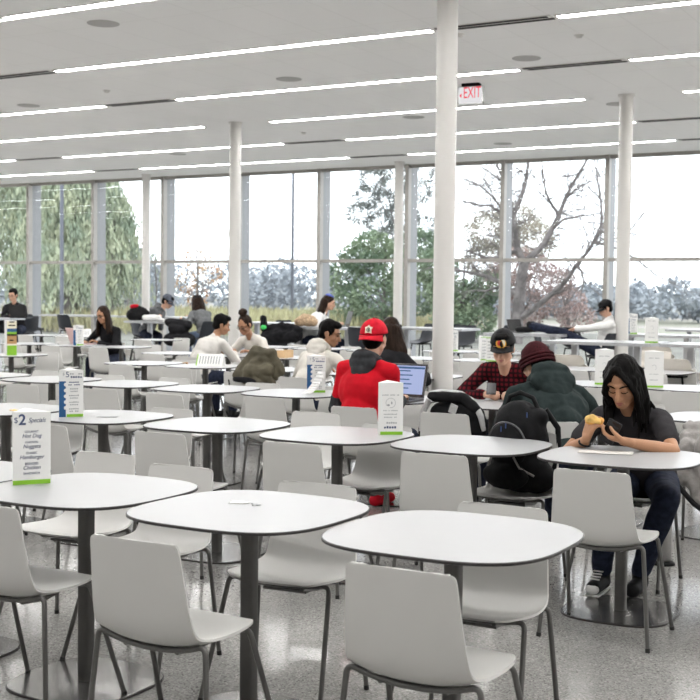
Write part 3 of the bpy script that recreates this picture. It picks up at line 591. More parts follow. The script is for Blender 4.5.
# far wood edge and reeds: uncountable
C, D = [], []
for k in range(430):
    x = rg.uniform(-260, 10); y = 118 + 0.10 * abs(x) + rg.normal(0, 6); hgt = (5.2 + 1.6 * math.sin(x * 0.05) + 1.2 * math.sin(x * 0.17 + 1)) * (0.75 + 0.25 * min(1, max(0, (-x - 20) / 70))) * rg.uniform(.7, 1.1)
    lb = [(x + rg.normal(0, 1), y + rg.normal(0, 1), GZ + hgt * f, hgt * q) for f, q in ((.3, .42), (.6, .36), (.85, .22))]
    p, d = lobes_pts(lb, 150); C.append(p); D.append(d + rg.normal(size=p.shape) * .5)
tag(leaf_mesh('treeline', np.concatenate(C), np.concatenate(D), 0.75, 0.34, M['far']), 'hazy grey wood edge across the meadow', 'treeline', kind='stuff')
n = 16000; X = rg.uniform(-48, -26, n); Y = rg.uniform(42, 62, n); c = np.stack([X, Y, GZ + rg.uniform(0.1, 1.0, n)], 1)
tag(leaf_mesh('reeds', c, rg.normal(0, .25, (n, 3)) + np.array([0, 0, 1]), 0.6, 0.05, M['reed']), 'dry yellow reeds outside the middle windows', 'reeds', kind='stuff')
for x, y, lab in ((-35.4, 38, 'dark outdoor lamp post in front of the willows'), (-34.8, 55, 'dark outdoor lamp post against white sky')):
    t = empty('lamp_post', (x, y, GZ), 0, lab, 'lamp post'); b = MB(); b.tube([(0, 0, 0), (0, 0, 9.6)], [.085, .075], 12); b.build('pole', M['lamppost'], t)
    b = MB(); b.box((0.5, 0, 9.6), (1.1, .3, .12)); b.build('lamp_head', M['lamppost'], t, .03)

# ------------------------------------------------------------------ counter height tables and stools by the windows
def counter_table(x, y, L, Wd, rz, label, h=1.0):
    t = empty('counter_table', (x, y, 0), rz, label, 'table', 'counter height tables'); b = MB(); b.box((0, 0, h - .015), (L, Wd, .03)); b.build('tabletop', M['laminate'], t, .004)
    b = MB()
    for s in (-1, 1): b.box((0, s * (Wd / 2 + .004), h - .018), (L + .016, .008, .036)); b.box((s * (L / 2 + .004), 0, h - .018), (.008, Wd, .036))
    b.build('edge_band', M['silver'], t)
    for s in (-1, 1):
        b = MB(); b.box((s * L * .3, 0, h / 2 - .02), (.075, .075, h - .04)); b.build('post', M['silver'], t, .008)
        b = MB(); b.box((s * L * .3, 0, .008), (.08, Wd * .75, .016)); b.build('foot', M['silver'], t, .004)
    return t
CT = [(-17.6, 16.7, 1.5, .75, 'counter table under the black laptop by the willow windows'), (-18.6, 20.5, 1.7, .7, 'counter table before the second willow window'), (-16.6, 20.8, 1.7, .7, 'counter table left of the slim white column'), (-13.6, 17.3, 1.3, .8, 'counter table of the grey hooded reader'), (-11.9, 18.2, 1.2, .7, 'counter table behind the bun haired woman'),
      (-9.85, 16.5, 1.5, .8, 'counter table under the long haired woman\'s grey laptop'), (-8.4, 17.4, 1.4, .7, 'counter table between slim and nearest column'), (-4.35, 13.7, 1.25, .8, 'nearest counter table behind the beanie wearer'), (-3.0, 13.75, 1.25, .8, 'nearest counter table carrying the plain white card'),
      (-6.15, 15.95, 1.1, .75, 'counter table with a man\'s feet up on it'), (-4.62, 16.95, 1.3, .75, 'counter table carrying the blue edged card'), (-4.6, 20.4, 1.5, .75, 'farthest counter table at the right window'), (-2.9, 18.0, 1.3, .75, 'counter table at the far right edge')]
for x, y, L, Wd, lab in CT: counter_table(x, y, L, Wd, 0, lab)
SPROF = [(-0.215, 1.02, .13, 0, .02), (-0.214, 1.012, .16, 0, .025), (-0.205, .96, .175, 0, .04), (-0.19, .87, .185, 0, .06), (-0.17, .77, .19, .02, .06), (-0.13, .71, .195, .05, .03), (-0.06, .69, .2, .05, 0), (.04, .688, .2, .035, 0), (.12, .695, .19, .015, 0), (.165, .69, .165, 0, -.01), (.18, .68, .13, 0, -.01)]
LPROF = [(-0.20, .87, .14, 0, .03), (-0.20, .862, .18, 0, .05), (-0.195, .83, .2, 0, .09), (-0.175, .76, .205, .03, .1), (-0.13, .705, .205, .07, .05), (-0.06, .69, .205, .07, 0), (.04, .688, .205, .05, 0), (.12, .695, .195, .02, 0), (.165, .69, .17, 0, -.01), (.18, .68, .13, 0, -.01)]
def make_stool(prof, cut, m):
    t = empty('counter_stool'); shell_parts(t, m, prof, cut)
    for sx in (-1, 1):
        for sy in (-1, 1):
            b = MB(); b.tube([(sx * .12, sy * .11, .672), (sx * .215, sy * .2, .0)], .011, 8); b.build('leg', M['black'], t)
    b = MB(); q = [(.175, .165), (-.175, .165), (-.175, -.165), (.175, -.165), (.175, .165)]; b.tube([(x, y, .26) for x, y in q], .009, 8); b.build('footrest', M['black'], t)
    b = MB(); b.box((0, 0, .675), (.26, .24, .02)); b.build('seat_frame', M['black'], t); return t
def stools(proto, spots, group, what):
    f = True
    for x, y, rz, lab in spots:
        if f: proto.location = (x, y, 0); proto.rotation_euler = (0, 0, R(rz)); tag(proto, lab, 'stool', group); f = False
        else: dup(proto, (x, y, 0), R(rz), lab, group, 'stool')
stools(make_stool(SPROF, 4, M['darkshell']), [(-18.9, 19.4, 0, 'charcoal stool nearest the man in black at the window'), (-18.2, 19.75, 0, 'charcoal stool before the second willow window'), (-17.3, 20.0, 0, 'charcoal stool behind the woman in black'), (-16.4, 20.0, -60, 'charcoal stool turned sideways left of the slim column'),
  (-17.32, 17.60, 195, 'charcoal stool of the man in black'), (-14.36, 17.55, -80, 'charcoal stool of the hooded reader'), (-12.62, 17.18, 60, 'charcoal stool of the reader in profile'), (-11.55, 18.9, 100, 'charcoal stool behind the bun haired woman'), (-12.5, 19.3, 60, 'charcoal stool near the dark lamp post'), (-10.35, 16.70, -75, 'charcoal stool of the long haired woman'),
  (-8.9, 16.1, 0, 'charcoal stool right of the grey laptop'), (-9.3, 18.9, 150, 'charcoal stool beside the slim right column'), (-8.75, 18.9, 200, 'charcoal stool by the window right of slim column'), (-8.35, 18.5, 170, 'charcoal stool showing behind the nearest column'), (-8.05, 19.5, 75, 'charcoal stool in profile right of nearest column'), (-6.9, 18.6, -80, 'charcoal stool in profile left of the reclining man'), (-6.55, 19.0, -10, 'charcoal stool beyond the reclining man\'s feet'), (-5.22, 16.26, 75, 'charcoal stool of the reclining man')], 'charcoal counter stools', '')
stools(make_stool(LPROF, 3, M['beige']), [(-4.55, 13.0, 0, 'low backed beige stool under the nearest counter table'), (-3.35, 12.9, 0, 'low backed beige stool in front of the plain card'), (-2.75, 12.95, 0, 'low backed beige stool nearest the white card, right of it'), (-4.0, 14.4, 180, 'low backed beige stool behind the nearest counter table'), (-3.2, 14.5, 180, 'low backed beige stool behind the plain card'), (-2.55, 14.5, 180, 'low backed beige stool at far side by right edge'),
  (-4.45, 16.3, 0, 'low backed beige stool before the blue edged card'), (-3.75, 17.0, 0, 'low backed beige stool between two far counter tables'), (-2.9, 17.3, 0, 'low backed beige stool at the far right table'), (-4.1, 18.7, 180, 'low backed beige stool beyond the blue edged card'), (-3.2, 18.8, 180, 'low backed beige stool beyond the far right table')], 'beige counter stools', '')
# ------------------------------------------------------------------ things on the tables
def face_cam(x, y, off=0.0): return math.atan2(-x, y) + R(off)
TZ = 0.7477
def tent(x, y, style, label, off=0.0, z=TZ, wd=0.145, h=0.287):
    t = empty('menu_card', (x, y, z), face_cam(x, y, off), label, 'menu card', 'three sided menu cards'); d1, d2 = wd * .2887, wd * .5774
    P = [(-wd / 2, -d1), (wd / 2, -d1), (0, d2)]; b = MB()
    n = 3; hs = [h - .004, h - .006, h]
    vs = [(px, py, 0) for px, py in P] + [(px, py, hh) for (px, py), hh in zip(P, hs)]
    b.add(vs, [(0, 1, 4, 3), (1, 2, 5, 4), (2, 0, 3, 5), (2, 1, 0), (3, 4, 5)], 0); b.build('card', M['paper'], t)
    yf = -d1 - .0006
    def panel(x0, x1, z0, z1, m, nm, dy=0.0): q = MB(); q.bbox((x0, yf - .0006 - dy, z0), (x1, yf + .0004 - dy, z1)); return q.build(nm, M[m], t)
    def line(zc, L, hh, m='greyink', xc=0.0):
        q = MB(); k = max(5, int(L / (hh * 1.2))); rr = random.Random(int(zc * 9999))
        for i in range(k):
            if 1 < i < k - 2 and rr.random() < .15: continue
            q.bbox((xc - L / 2 + L * i / k, yf - .0004, zc), (xc - L / 2 + L * (i + .72) / k, yf + .0002, zc + hh * rr.uniform(.7, 1)))
        q.build('printed_line', M[m], t)
    hw = wd / 2 - .001
    if style == 'specials':
        panel(-hw, hw, 0.0, .017, 'green', 'green_stripe')
        text_part('$', .030, t, M['ink'], (-.060, yf, .236), name='lettering'); text_part('2', .058, t, M['ink'], (-.036, yf, .222), bold=.0013); text_part('Specials', .0265, t, M['ink'], (.020, yf, .236), shear=.35, sx=.80)
        for tx, sz, zz, sh in (('GOURMET', .0120, .199, 0), ('Hot Dog', .0215, .178, .3), ('CHICKEN', .0120, .158, 0), ('Nuggets', .0215, .137, .3), ('CLASSIC', .0120, .116, 0), ('Hamburger', .0215, .095, .3), ('BREADED', .0125, .074, 0), ('Chicken', .0215, .054, .3), ('SANDWICH', .0125, .036, 0)):
            text_part(tx, sz, t, M['ink'], (0, yf, zz), shear=sh, sx=.95)
    elif style == 'five':
        panel(-hw + .045, hw, 0.0, .017, 'green', 'green_stripe'); panel(-hw, -hw + .040, 0, .215, 'navy', 'navy_band')
        q = MB()
        for zz in (.055, .09, .125, .16, .195):
            q.ell((-hw + .038, yf - .0008, zz), (.010, .0006, .011))
        q.build('scallop', M['paper'], t)
        text_part('$', .024, t, M['greyink'], (-.045, yf, .246)); text_part('5', .048, t, M['ink'], (-.022, yf, .230)); line(.255, .075, .010, 'greyink', .030); line(.235, .070, .012, 'ink', .032)
        for zz, L in ((.205, .06), (.19, .07), (.165, .05), (.15, .045), (.125, .06), (.11, .05), (.085, .06), (.07, .05), (.045, .06), (.03, .055)): line(zz, L, .0085, 'greyink' if zz < .19 else 'ink', .018)
    elif style == 'logo':
        panel(-hw + .012, hw, 0.0, .017, 'green', 'green_stripe')
        q = MB(); pts = [(.026 * math.cos(a), yf - .0003, .172 + .026 * math.sin(a)) for a in [R(k) for k in range(-100, 215, 12)]]; q.tube(pts, .0012, 6); q.ell((-.012, yf, .160), (.008, .0008, .006)); q.ell((.006, yf, .172), (.004, .0008, .008)); q.build('round_logo', M['greyink'], t)
        for zz, L in ((.212, .095), (.128, .08), (.108, .075), (.092, .07)): line(zz, L, .006, 'greyink')
        line(.060, .06, .010, 'greyink', .008); line(.034, .07, .013, 'ink')
    elif style == 'plain':
        panel(-hw, hw, 0.0, .016, 'green', 'green_stripe'); line(.245, .09, .008); line(.11, .08, .006); line(.06, .07, .008)
        q = MB(); q.tube([(.018 * math.cos(a), yf - .0003, .17 + .022 * math.sin(a)) for a in [R(k) for k in range(-60, 160, 15)]], .0014, 6); q.build('round_logo', M['greyink'], t)
    elif style == 'list':
        panel(-hw, hw, 0.0, .014, 'green', 'green_stripe'); panel(-hw, hw, h - .018, h - .008, 'green', 'green_stripe')
        for k in range(6): line(.04 + .036 * k, .10, .014)
    return t
tent(-3.42, 3.49, 'specials', 'white card printed with two dollar specials on a front table', 12, wd=.147, h=.287)
tent(-5.065, 5.51, 'five', 'white five dollar card with navy side band on second row table', 8)
tent(-3.04, 5.80, 'logo', 'white card with round logo and green stripe before the red shirt', 10, wd=.136)
tent(-4.83, 7.98, 'five', 'navy banded card with torn paper leaning on it, behind red shirt', 8)
tent(-11.85, 13.05, 'five', 'navy banded card beside the pale pink laptop', 8)
tent(-5.72, 13.30, 'list', 'white list card with green top edge by the nearest column', 40)
tent(-5.52, 13.12, 'list', 'second white list card standing against the first by column', -20)
tent(-3.80, 13.62, 'plain', 'plain white card with green foot on the nearest counter table', 6, z=1.0)
tent(-4.98, 16.85, 'five', 'navy edged card standing on a far counter table right of column', 6, z=1.0)
tent(-2.82, 10.2, 'plain', 'white card with round mark right of the eating woman\'s head', 6, wd=.16, h=.31)
tent(-3.26, 10.25, 'plain', 'white card partly hidden behind the eating woman\'s hair', -6, wd=.16, h=.31)
tent(-7.02, 15.25, 'five', 'navy edged card standing just right of the nearest column', 6)
def lying(x, y, rz, label, m2='green', z=TZ):
    t = empty('fallen_menu_card', (x, y, z + .064), rz, label, 'menu card', 'fallen menu cards'); b = MB(); L, w_ = .287, .145
    P = [(-w_ * .2887 - .022, -w_ / 2), (-w_ * .2887 - .022, w_ / 2), (w_ * .5774 - .022, 0)]
    P = [(-w_ / 2, -.0634), (w_ / 2, -.0634), (0, .062)]
    vs = [(-L / 2, y_, z_) for y_, z_ in P] + [(L / 2, y_, z_) for y_, z_ in P]; b.add(vs, [(0, 3, 4, 1), (1, 4, 5, 2), (2, 5, 3, 0), (0, 1, 2), (5, 4, 3)]); b.build('card', M['paper'], t)
    n = Vector((0, -.8637, .504)); q = MB(); c0 = Vector((0, -.0355, 0))
    for k in range(8): q.box(c0 + Vector((-.105 + .03 * k, 0, 0)) + n * .001, (.012, .001, .09), mtx=Matrix.Rotation(R(-30), 3, 'X'))
    q.build('printed_line', M['greyink'], t)
    q = MB(); q.box(c0 + Vector((-.136, 0, 0)) + n * .0008, (.012, .001, .135), mtx=Matrix.Rotation(R(-30), 3, 'X')); q.build('stripe', M[m2], t)
lying(-7.46, 10.22, R(18), 'white card lying on its side on the table behind the bent man')
lying(-4.02, 10.42, R(25), 'card with navy edge lying behind the man in flannel', 'navy')
lying(-14.2, 15.75, R(40), 'white card lying on its side on a far table left of column')
# torn paper leaning against a card, flat litter and napkins
def sheet(name, label, cat, x, y, z, w_, d_, rz, m='paper', curl=.01, group=None):
    b = MB(); N = 8; vs = []
    for i in range(N + 1):
        for j in range(N + 1):
            u, v = i / N - .5, j / N - .5; vs.append((u * w_, v * d_, curl * (noise.noise(Vector((u * 3 + x, v * 3, y))) + .6) * (1 if curl < .02 else 1) + .0008))
    b.add(vs, [(i * (N + 1) + j, (i + 1) * (N + 1) + j, (i + 1) * (N + 1) + j + 1, i * (N + 1) + j + 1) for i in range(N) for j in range(N)], 0, True)
    o = b.build(name, M[m]); o.location = (x, y, z); o.rotation_euler = (0, 0, rz); sm = o.modifiers.new('t', 'SOLIDIFY'); sm.thickness = .0012
    return tag(o, label, cat, group)
b = MB(); N = 10
for i in range(N):
    a0, a1 = i / N, (i + 1) / N
    def pp(a): return (-.06 + .13 * a + .0, -.11 * (1 - a), .005 + .16 * a ** 1.8)
    p, q = pp(a0), pp(a1); b.add([(p[0] - .035, p[1], p[2]), (p[0] + .035, p[1] - .015, p[2]), (q[0] + .035 - .02 * a1, q[1] - .015, q[2]), (q[0] - .035, q[1], q[2])], [(0, 1, 2, 3)], 0, True)
o = b.build('torn_paper', M['white']); o.location = (-4.80, 7.90, TZ); o.rotation_euler = (0, 0, face_cam(-4.8, 7.9)); o.modifiers.new('t', 'SOLIDIFY').thickness = .0012; tag(o, 'curled white torn paper leaning against the navy banded card', 'paper')
sheet('napkin', 'crumpled white napkin with crumbs on the front centre table', 'napkin', -2.47, 3.56, TZ, .07, .045, .3, 'paper', .004)
sheet('napkin', 'small grey crumb litter on the front centre table', 'litter', -2.39, 3.55, TZ, .03, .025, .8, 'greyink', .006)
sheet('food_wrapper', 'flattened paper food wrapper in front of the eating woman', 'wrapper', -1.80, 5.70, TZ, .26, .14, .25, 'greywhite', .003)
sheet('napkin', 'yellow wrapper scrap on the second row table left edge', 'wrapper', -5.55, 5.58, TZ, .12, .05, .2, 'bread', .006)
sheet('wrapper', 'orange scrap at the edge of a fourth row table', 'wrapper', -7.85, 10.3, TZ, .05, .05, .2, 'orange', .02)
sheet('napkin', 'pale crumbs on the dollar five table', 'litter', -4.85, 5.6, TZ, .12, .05, .4, 'greyink', .003)
sheet('magazine', 'red magazine on the table right of the dark haired woman', 'magazine', -4.0, 10.15, TZ, .22, .15, .4, 'redplastic', .004)
# picture tower card on the left
t = empty('photo_card', (-10.56, 10.47, TZ), face_cam(-10.56, 10.47, 15), 'tall food picture card with bright green foot at far left', 'menu card')
b = MB(); b.box((0, 0, .205), (.115, .115, .41)); b.build('card', M['paper'], t, .002)
for z0, z1, m in ((0, .115, 'green'), (.115, .135, 'creammark'), (.135, .235, 'orange'), (.225, .25, 'black'), (.25, .275, 'green'), (.275, .315, 'navy'), (.315, .40, 'creammark')):
    b = MB(); b.bbox((-.057, -.0588, z0), (.057, -.0576, z1)); b.build('printed_panel', M[m], t)
for z0, x0, wd in ((.17, -.03, .05), (.345, -.04, .08), (.385, -.03, .06)):
    b = MB(); b.bbox((x0, -.0596, z0), (x0 + wd, -.0586, z0 + .014)); b.build('printed_mark', M['black'], t)
# laptops
def laptop(x, y, z, face, label, m='laptopgrey', lean=20, screen=False, wd=.34, dp=.235):
    t = empty('laptop', (x, y, z), R(face), label, 'laptop', None)      # the user sits on the -Y side
    b = MB(); b.box((0, 0, .009), (wd, dp, .016)); o = b.build('keyboard_base', M[m], t, .004)
    b = MB(); b.box((0, .0, .0178), (wd * .86, dp * .45, .0016)); b.build('keys', M['black'], o)
    mt = Matrix.Rotation(R(-lean), 3, 'X'); b = MB(); c = Vector((0, dp / 2, .018)) + mt @ Vector((0, 0, dp / 2)); b.box(c, (wd, .009, dp), mtx=mt); l = b.build('lid', M[m], t, .003)
    b = MB(); c2 = c + mt @ Vector((0, -.0052, 0)); b.box(c2, (wd - .012, .0012, dp - .012), mtx=mt); s = b.build('bezel', M['phone'], l)
    if screen:
        b = MB(); b.box(c + mt @ Vector((0, -.0062, .004)), (wd - .035, .001, dp - .04), mtx=mt); sc = b.build('screen', M['screen'], l)
        b = MB()
        for k in range(5): b.box(c + mt @ Vector((-.03 + .02 * (k % 2), -.0069, .07 - .032 * k)), (.16, .0006, .008), mtx=mt)
        b.build('screen_text', M['navy'], l)
        b = MB(); b.box(c + mt @ Vector((0, -.0069, .093)), (wd - .04, .0006, .014), mtx=mt); b.build('screen_bar', M['navy'], l)
    return t
laptop(-3.98, 7.66, TZ, 2, 'open laptop with lit blue white page before the red shirted man', 'laptopgrey', 16, True, .36, .25)
laptop(-12.02, 13.36, TZ, 165, 'pale pink lidded laptop of the woman in black', 'pink', 22)
laptop(-16.62, 16.75, 1.0, 200, 'black laptop in front of the man at the far left window', 'phone', 15, wd=.33, dp=.25)
laptop(-9.62, 16.62, 1.0, -48, 'dark grey laptop of the long haired woman', 'laptopgrey', 15, wd=.36, dp=.24)
laptop(-13.30, 17.35, 1.0, -60, 'small dark laptop between the two window readers', 'laptopgrey', 25, wd=.30, dp=.2)
laptop(-6.35, 16.05, 1.0, 60, 'small dark laptop beside the raised feet', 'laptopgrey', 20, wd=.25, dp=.18)
# food and phones in hand are added with their people below
t = empty('cardboard_tray', (-8.45, 12.30, TZ), R(8), 'tan cardboard tray on the table beside the bun haired woman', 'tray'); b = MB(); b.box((0, 0, .004), (.36, .26, .008))
for s in (-1, 1): b.box((s * .178, 0, .045), (.006, .26, .09)); b.box((0, s * .128, .045), (.36, .006, .09))
b.build('tray_box', M['tan'], t); b = MB(); b.box((-.02, .0, .09), (.2, .14, .02)); b.build('paper_liner', M['white'], t)
t.location = (-7.92, 12.15, TZ)
b = MB(); b.lathe([(.002, 0), (.05, 0), (.048, .40), (.043, .43), (.046, .46), (.002, .46)], (0, 0, .02), 24); o = b.build('floor_post', M['speaker']); o.location = (-1.80, 6.78, 0); tag(o, 'short grey cylinder post on black foot behind the eating woman\'s chair', 'post')
b = MB(); b.lathe([(.002, 0), (.072, 0), (.068, .012), (.052, .022), (.002, .024)], (0, 0, 0), 24); b.build('foot', M['black'], o)
o2 = o

# ------------------------------------------------------------------ bags and coats
# big black backpack on a chair seat
t = empty('backpack', (-2.42, 6.13, .452), R(-14), 'big black backpack with blue pulls standing on a white chair', 'backpack')
b = MB(); b.ell((0, .02, .24), (.175, .10, .25)); b.ell((0, 0, .12), (.19, .125, .13)); b.ell((0, -.02, .30), (.155, .085, .19)); b.capsule((-.12, .03, .08), .09, (.12, .03, .08), .09); b.capsule((-.10, .03, .40), .06, (.10, .03, .40), .06)
b.blob('body', M['nylon'], t, .011, 5, .006, 9)
b = MB(); b.ell((0, -.10, .25), (.125, .045, .13)); b.ell((0, -.115, .09), (.15, .05, .075)); p = b.blob('front_pocket', M['nylon'], t, .009, 4, .004, 12)
b = MB(); b.tube([(.122 * math.cos(a), -.128 + .02 * abs(math.cos(a)), .25 + .128 * math.sin(a)) for a in [R(k) for k in range(0, 181, 12)]], .005, 6); b.build('zip', M['laptopgrey'], p)
for x, z in ((.01, .36), (-.02, .34), (.10, .42)):
    b = MB(); b.box((x, -.135 if z < .4 else -.07, z), (.005, .005, .028)); b.build('zip_pull', M['bluezip'], p)
b = MB(); b.tube([(-.11, .03, .43), (-.075, .02, .505), (0, .01, .53), (.075, .02, .505), (.11, .03, .43)], .013, 8); b.build('grab_handle', M['nylon'], t)
for s in (-1, 1):
    b = MB(); b.tube([(s * .10, .10, .44), (s * .15, .15, .34), (s * .165, .14, .2), (s * .15, .10, .07)], .016, 8); b.build('shoulder_strap', M['nylon'], t)
    b = MB(); b.tube([(s * .07, -.145, .20), (s * .10, -.13, .14), (s * .16, -.08, .10)], .006, 6); b.build('compression_strap', M['greyjacket'], t)
# shoulder bag slung on a chair back, left of the talking men
t = empty('sling_bag', (-3.22, 7.03, .45), 0, 'black bag with pale grey straps hung over a chair back by the column', 'bag')
b = MB(); b.ell((.02, .04, .20), (.20, .09, .20)); b.capsule((-.10, .03, .30), .07, (.13, .03, .30), .065); b.blob('body', M['nylon'], t, .011, 4, .010, 8)
b = MB(); b.tube([(-.16, -.03, .42), (-.09, .02, .43), (.03, .03, .42), (.12, .02, .38), (.19, -.01, .30), (.21, .0, .20)], [.022, .026, .028, .026, .022, .016], 8); b.blob('strap', M['greystrap'], t, .008, 3)
b = MB(); b.capsule((-.14, -.03, .405), .035, (.06, .01, .40), .04); b.capsule((.06, .01, .40), .04, (.15, 0, .34), .035); b.blob('flap', M['nylon'], t, .009, 3, .006, 12)
b = MB(); b.tube([(-.15, -.05, .39), (-.20, -.04, .30), (-.215, -.02, .18)], [.02, .022, .022], 8); b.build('side_strap', M['greystrap'], t)
b = MB(); b.tube([(-.215, -.02, .20), (-.225, 0, .10), (-.20, .02, .02)], [.024, .026, .02], 8); b.build('strap_pad', M['nylon'], t)
b = MB(); b.box((.02, -.055, .335), (.05, .006, .06), mtx=Matrix.Rotation(R(20), 3, 'Y')); b.build('label_patch', M['greystrap'], t)
# olive coat draped over a chair back
t = empty('draped_coat', (-6.33, 9.42, 0), R(4), 'olive waxed coat heaped over the back of a white chair', 'coat')
b = MB(); rc = random.Random(4)
for p0, r0, p1, r1 in (((-.28, 0, .74), .05, (-.05, .02, .93), .07), ((-.05, .02, .93), .07, (.17, .03, .92), .06), ((.17, .03, .92), .055, (.33, .04, .76), .04), ((-.30, -.03, .72), .045, (-.10, -.04, .74), .06), ((-.10, -.04, .76), .08, (.16, -.05, .78), .08),
                       ((.10, -.08, .76), .05, (.28, -.06, .66), .045), ((-.16, -.07, .70), .04, (.10, -.09, .66), .055), ((.02, -.08, .70), .05, (.13, -.11, .585), .04), ((-.18, .06, .80), .08, (.20, .08, .80), .07), ((.12, .02, .84), .07, (.27, .03, .74), .05), ((-.02, .02, .84), .09, (.1, .02, .86), .08)):
    b.capsule((p0[0] * .70, p0[1], p0[2] + .05 * (p0[2] - .6)), r0, (p1[0] * .70, p1[1], p1[2] + .05 * (p1[2] - .6)), r1)
b.blob('coat_body', M['olive'], t, .010, 2, .024, 9, (1, 1, .6), 3.1)
b = MB(); b.capsule((-.20, -.10, .70), .022, (-.02, -.135, .70), .03); b.capsule((-.02, -.135, .70), .03, (.20, -.12, .62), .028); b.blob('lining', M['blackcloth'], t, .01, 3, .01, 10)
for x in (-.04, .0):
    b = MB(); b.tube([(x, -.12, .64), (x + .01, -.13, .57), (x - .01 + x, -.12, .50)], .004, 6); b.build('drawcord', M['black'], t)
b = MB(); b.tube([(-.29, -.05, .69), (-.26, -.08, .63), (-.15, -.09, .60), (-.06, -.1, .62)], .008, 6); b.build('belt', M['black'], t)
# grey jacket hanging by the right edge
t = empty('draped_jacket', (-1.56, 7.0, 0), R(0), 'crinkled grey jacket with black trim hung over a chair behind the eating woman', 'jacket')
b = MB()
for p0, r0, p1, r1 in (((-.17, .04, .76), .035, (.17, .04, .765), .035), ((-.17, .0, .70), .045, (.17, .0, .71), .045), ((-.16, -.04, .66), .05, (-.20, -.05, .46), .05), ((-.05, -.04, .68), .06, (-.08, -.05, .36), .055), ((.10, -.03, .70), .05, (.05, -.04, .34), .05), ((.15, -.03, .66), .05, (.16, -.05, .36), .05), ((-.18, -.04, .50), .05, (.02, -.05, .34), .05)): b.capsule(p0, r0, p1, r1)
b.blob('jacket_body', M['greyjacket'], t, .011, 2, .016, 16, (1, 1, .6), 1.0)
b = MB(); b.tube([(-.235, -.085, .50), (-.19, -.10, .43), (-.10, -.105, .34), (-.01, -.10, .275)], [.014, .016, .016, .013], 8); b.build('black_trim', M['black'], t)
# black bags and clutter at the window tables
def heap(name, label, cat, x, y, z, prims, m, disp=.012, parts=()):
    b = MB()
    for p in prims: b.capsule(*p)
    o = b.blob(name, M[m], None, .016, 3, disp, 7, seed=x); o.location = (x, y, z); tag(o, label, cat)
    for nm, pr, mm in parts:
        b = MB()
        for p in pr: b.capsule(*p)
        b.blob(nm, M[mm], o, .014, 2)
    return o
heap('rucksack', 'black rucksack with red panel on counter table by the slim column', 'backpack', -14.3, 17.35, 1.0, [((-.16, 0, .10), .10, (.16, 0, .10), .10), ((-.08, 0, .20), .09, (.12, 0, .16), .08)], 'nylon', .012, [('red_panel', [((-.1, -.06, .25), .04, (.02, -.06, .27), .03)], 'capred')])
heap('black_coat', 'black coat hung over the stool behind the dark haired reader', 'coat', -12.9, 16.75, .6, [((-.22, 0, .40), .08, (.2, 0, .36), .08), ((-.2, 0, .1), .12, (.2, 0, .1), .12), ((-.1, 0, .3), .12, (.1, 0, .3), .1)], 'blackcloth')
heap('black_coat', 'black coat with green tag hung along the long haired woman\'s table', 'coat', -10.35, 16.05, .72, [((-.30, 0, .24), .06, (.0, .02, .29), .07), ((.0, .02, .29), .06, (.34, 0, .24), .05), ((-.26, 0, .10), .11, (-.02, 0, .14), .13), ((.0, 0, .12), .12, (.30, 0, .14), .09), ((-.33, .02, .28), .07, (-.35, 0, .40), .05), ((-.2, -.04, .0), .06, (.1, -.03, -.04), .05)], 'blackcloth', .03, [('green_tag', [((-.28, -.10, .26), .04, (-.25, -.10, .26), .035)], 'flash_green')])
heap('fur_hood', 'tan fur trimmed hood heaped beside the long haired woman', 'hood', -10.1, 16.4, 1.0, [((-.14, 0, .08), .08, (.1, 0, .08), .09), ((-.05, .02, .14), .07, (.08, 0, .13), .06)], 'fur', .03)
heap('black_jacket', 'black jacket lying on the counter table behind red cap', 'jacket', -8.9, 16.75, 1.0, [((-.2, 0, .05), .05, (.15, 0, .06), .05), ((.1, 0, .05), .05, (.32, -.05, .03), .035)], 'blackcloth')
heap('black_bag', 'black bag on the counter table under the reclining man\'s legs', 'bag', -5.9, 14.9, .62, [((-.4, 0, .1), .07, (.4, 0, .1), .07), ((-.3, 0, .05), .06, (.4, 0, .05), .06)], 'blackcloth') if False else None
heap('paper_bag', 'white crumpled paper bag in front of the hooded reader', 'bag', -13.75, 17.05, 1.0, [((-.15, 0, .06), .06, (.16, 0, .06), .055), ((.1, 0, .05), .05, (.26, 0, .03), .03)], 'white', .015)
heap('black_cloth', 'black coat under the counter table at the far left', 'coat', -17.2, 16.55, .7, [((-.3, 0, .12), .09, (.35, 0, .1), .09), ((-.3, 0, .2), .06, (.3, 0, .2), .06)], 'blackcloth')
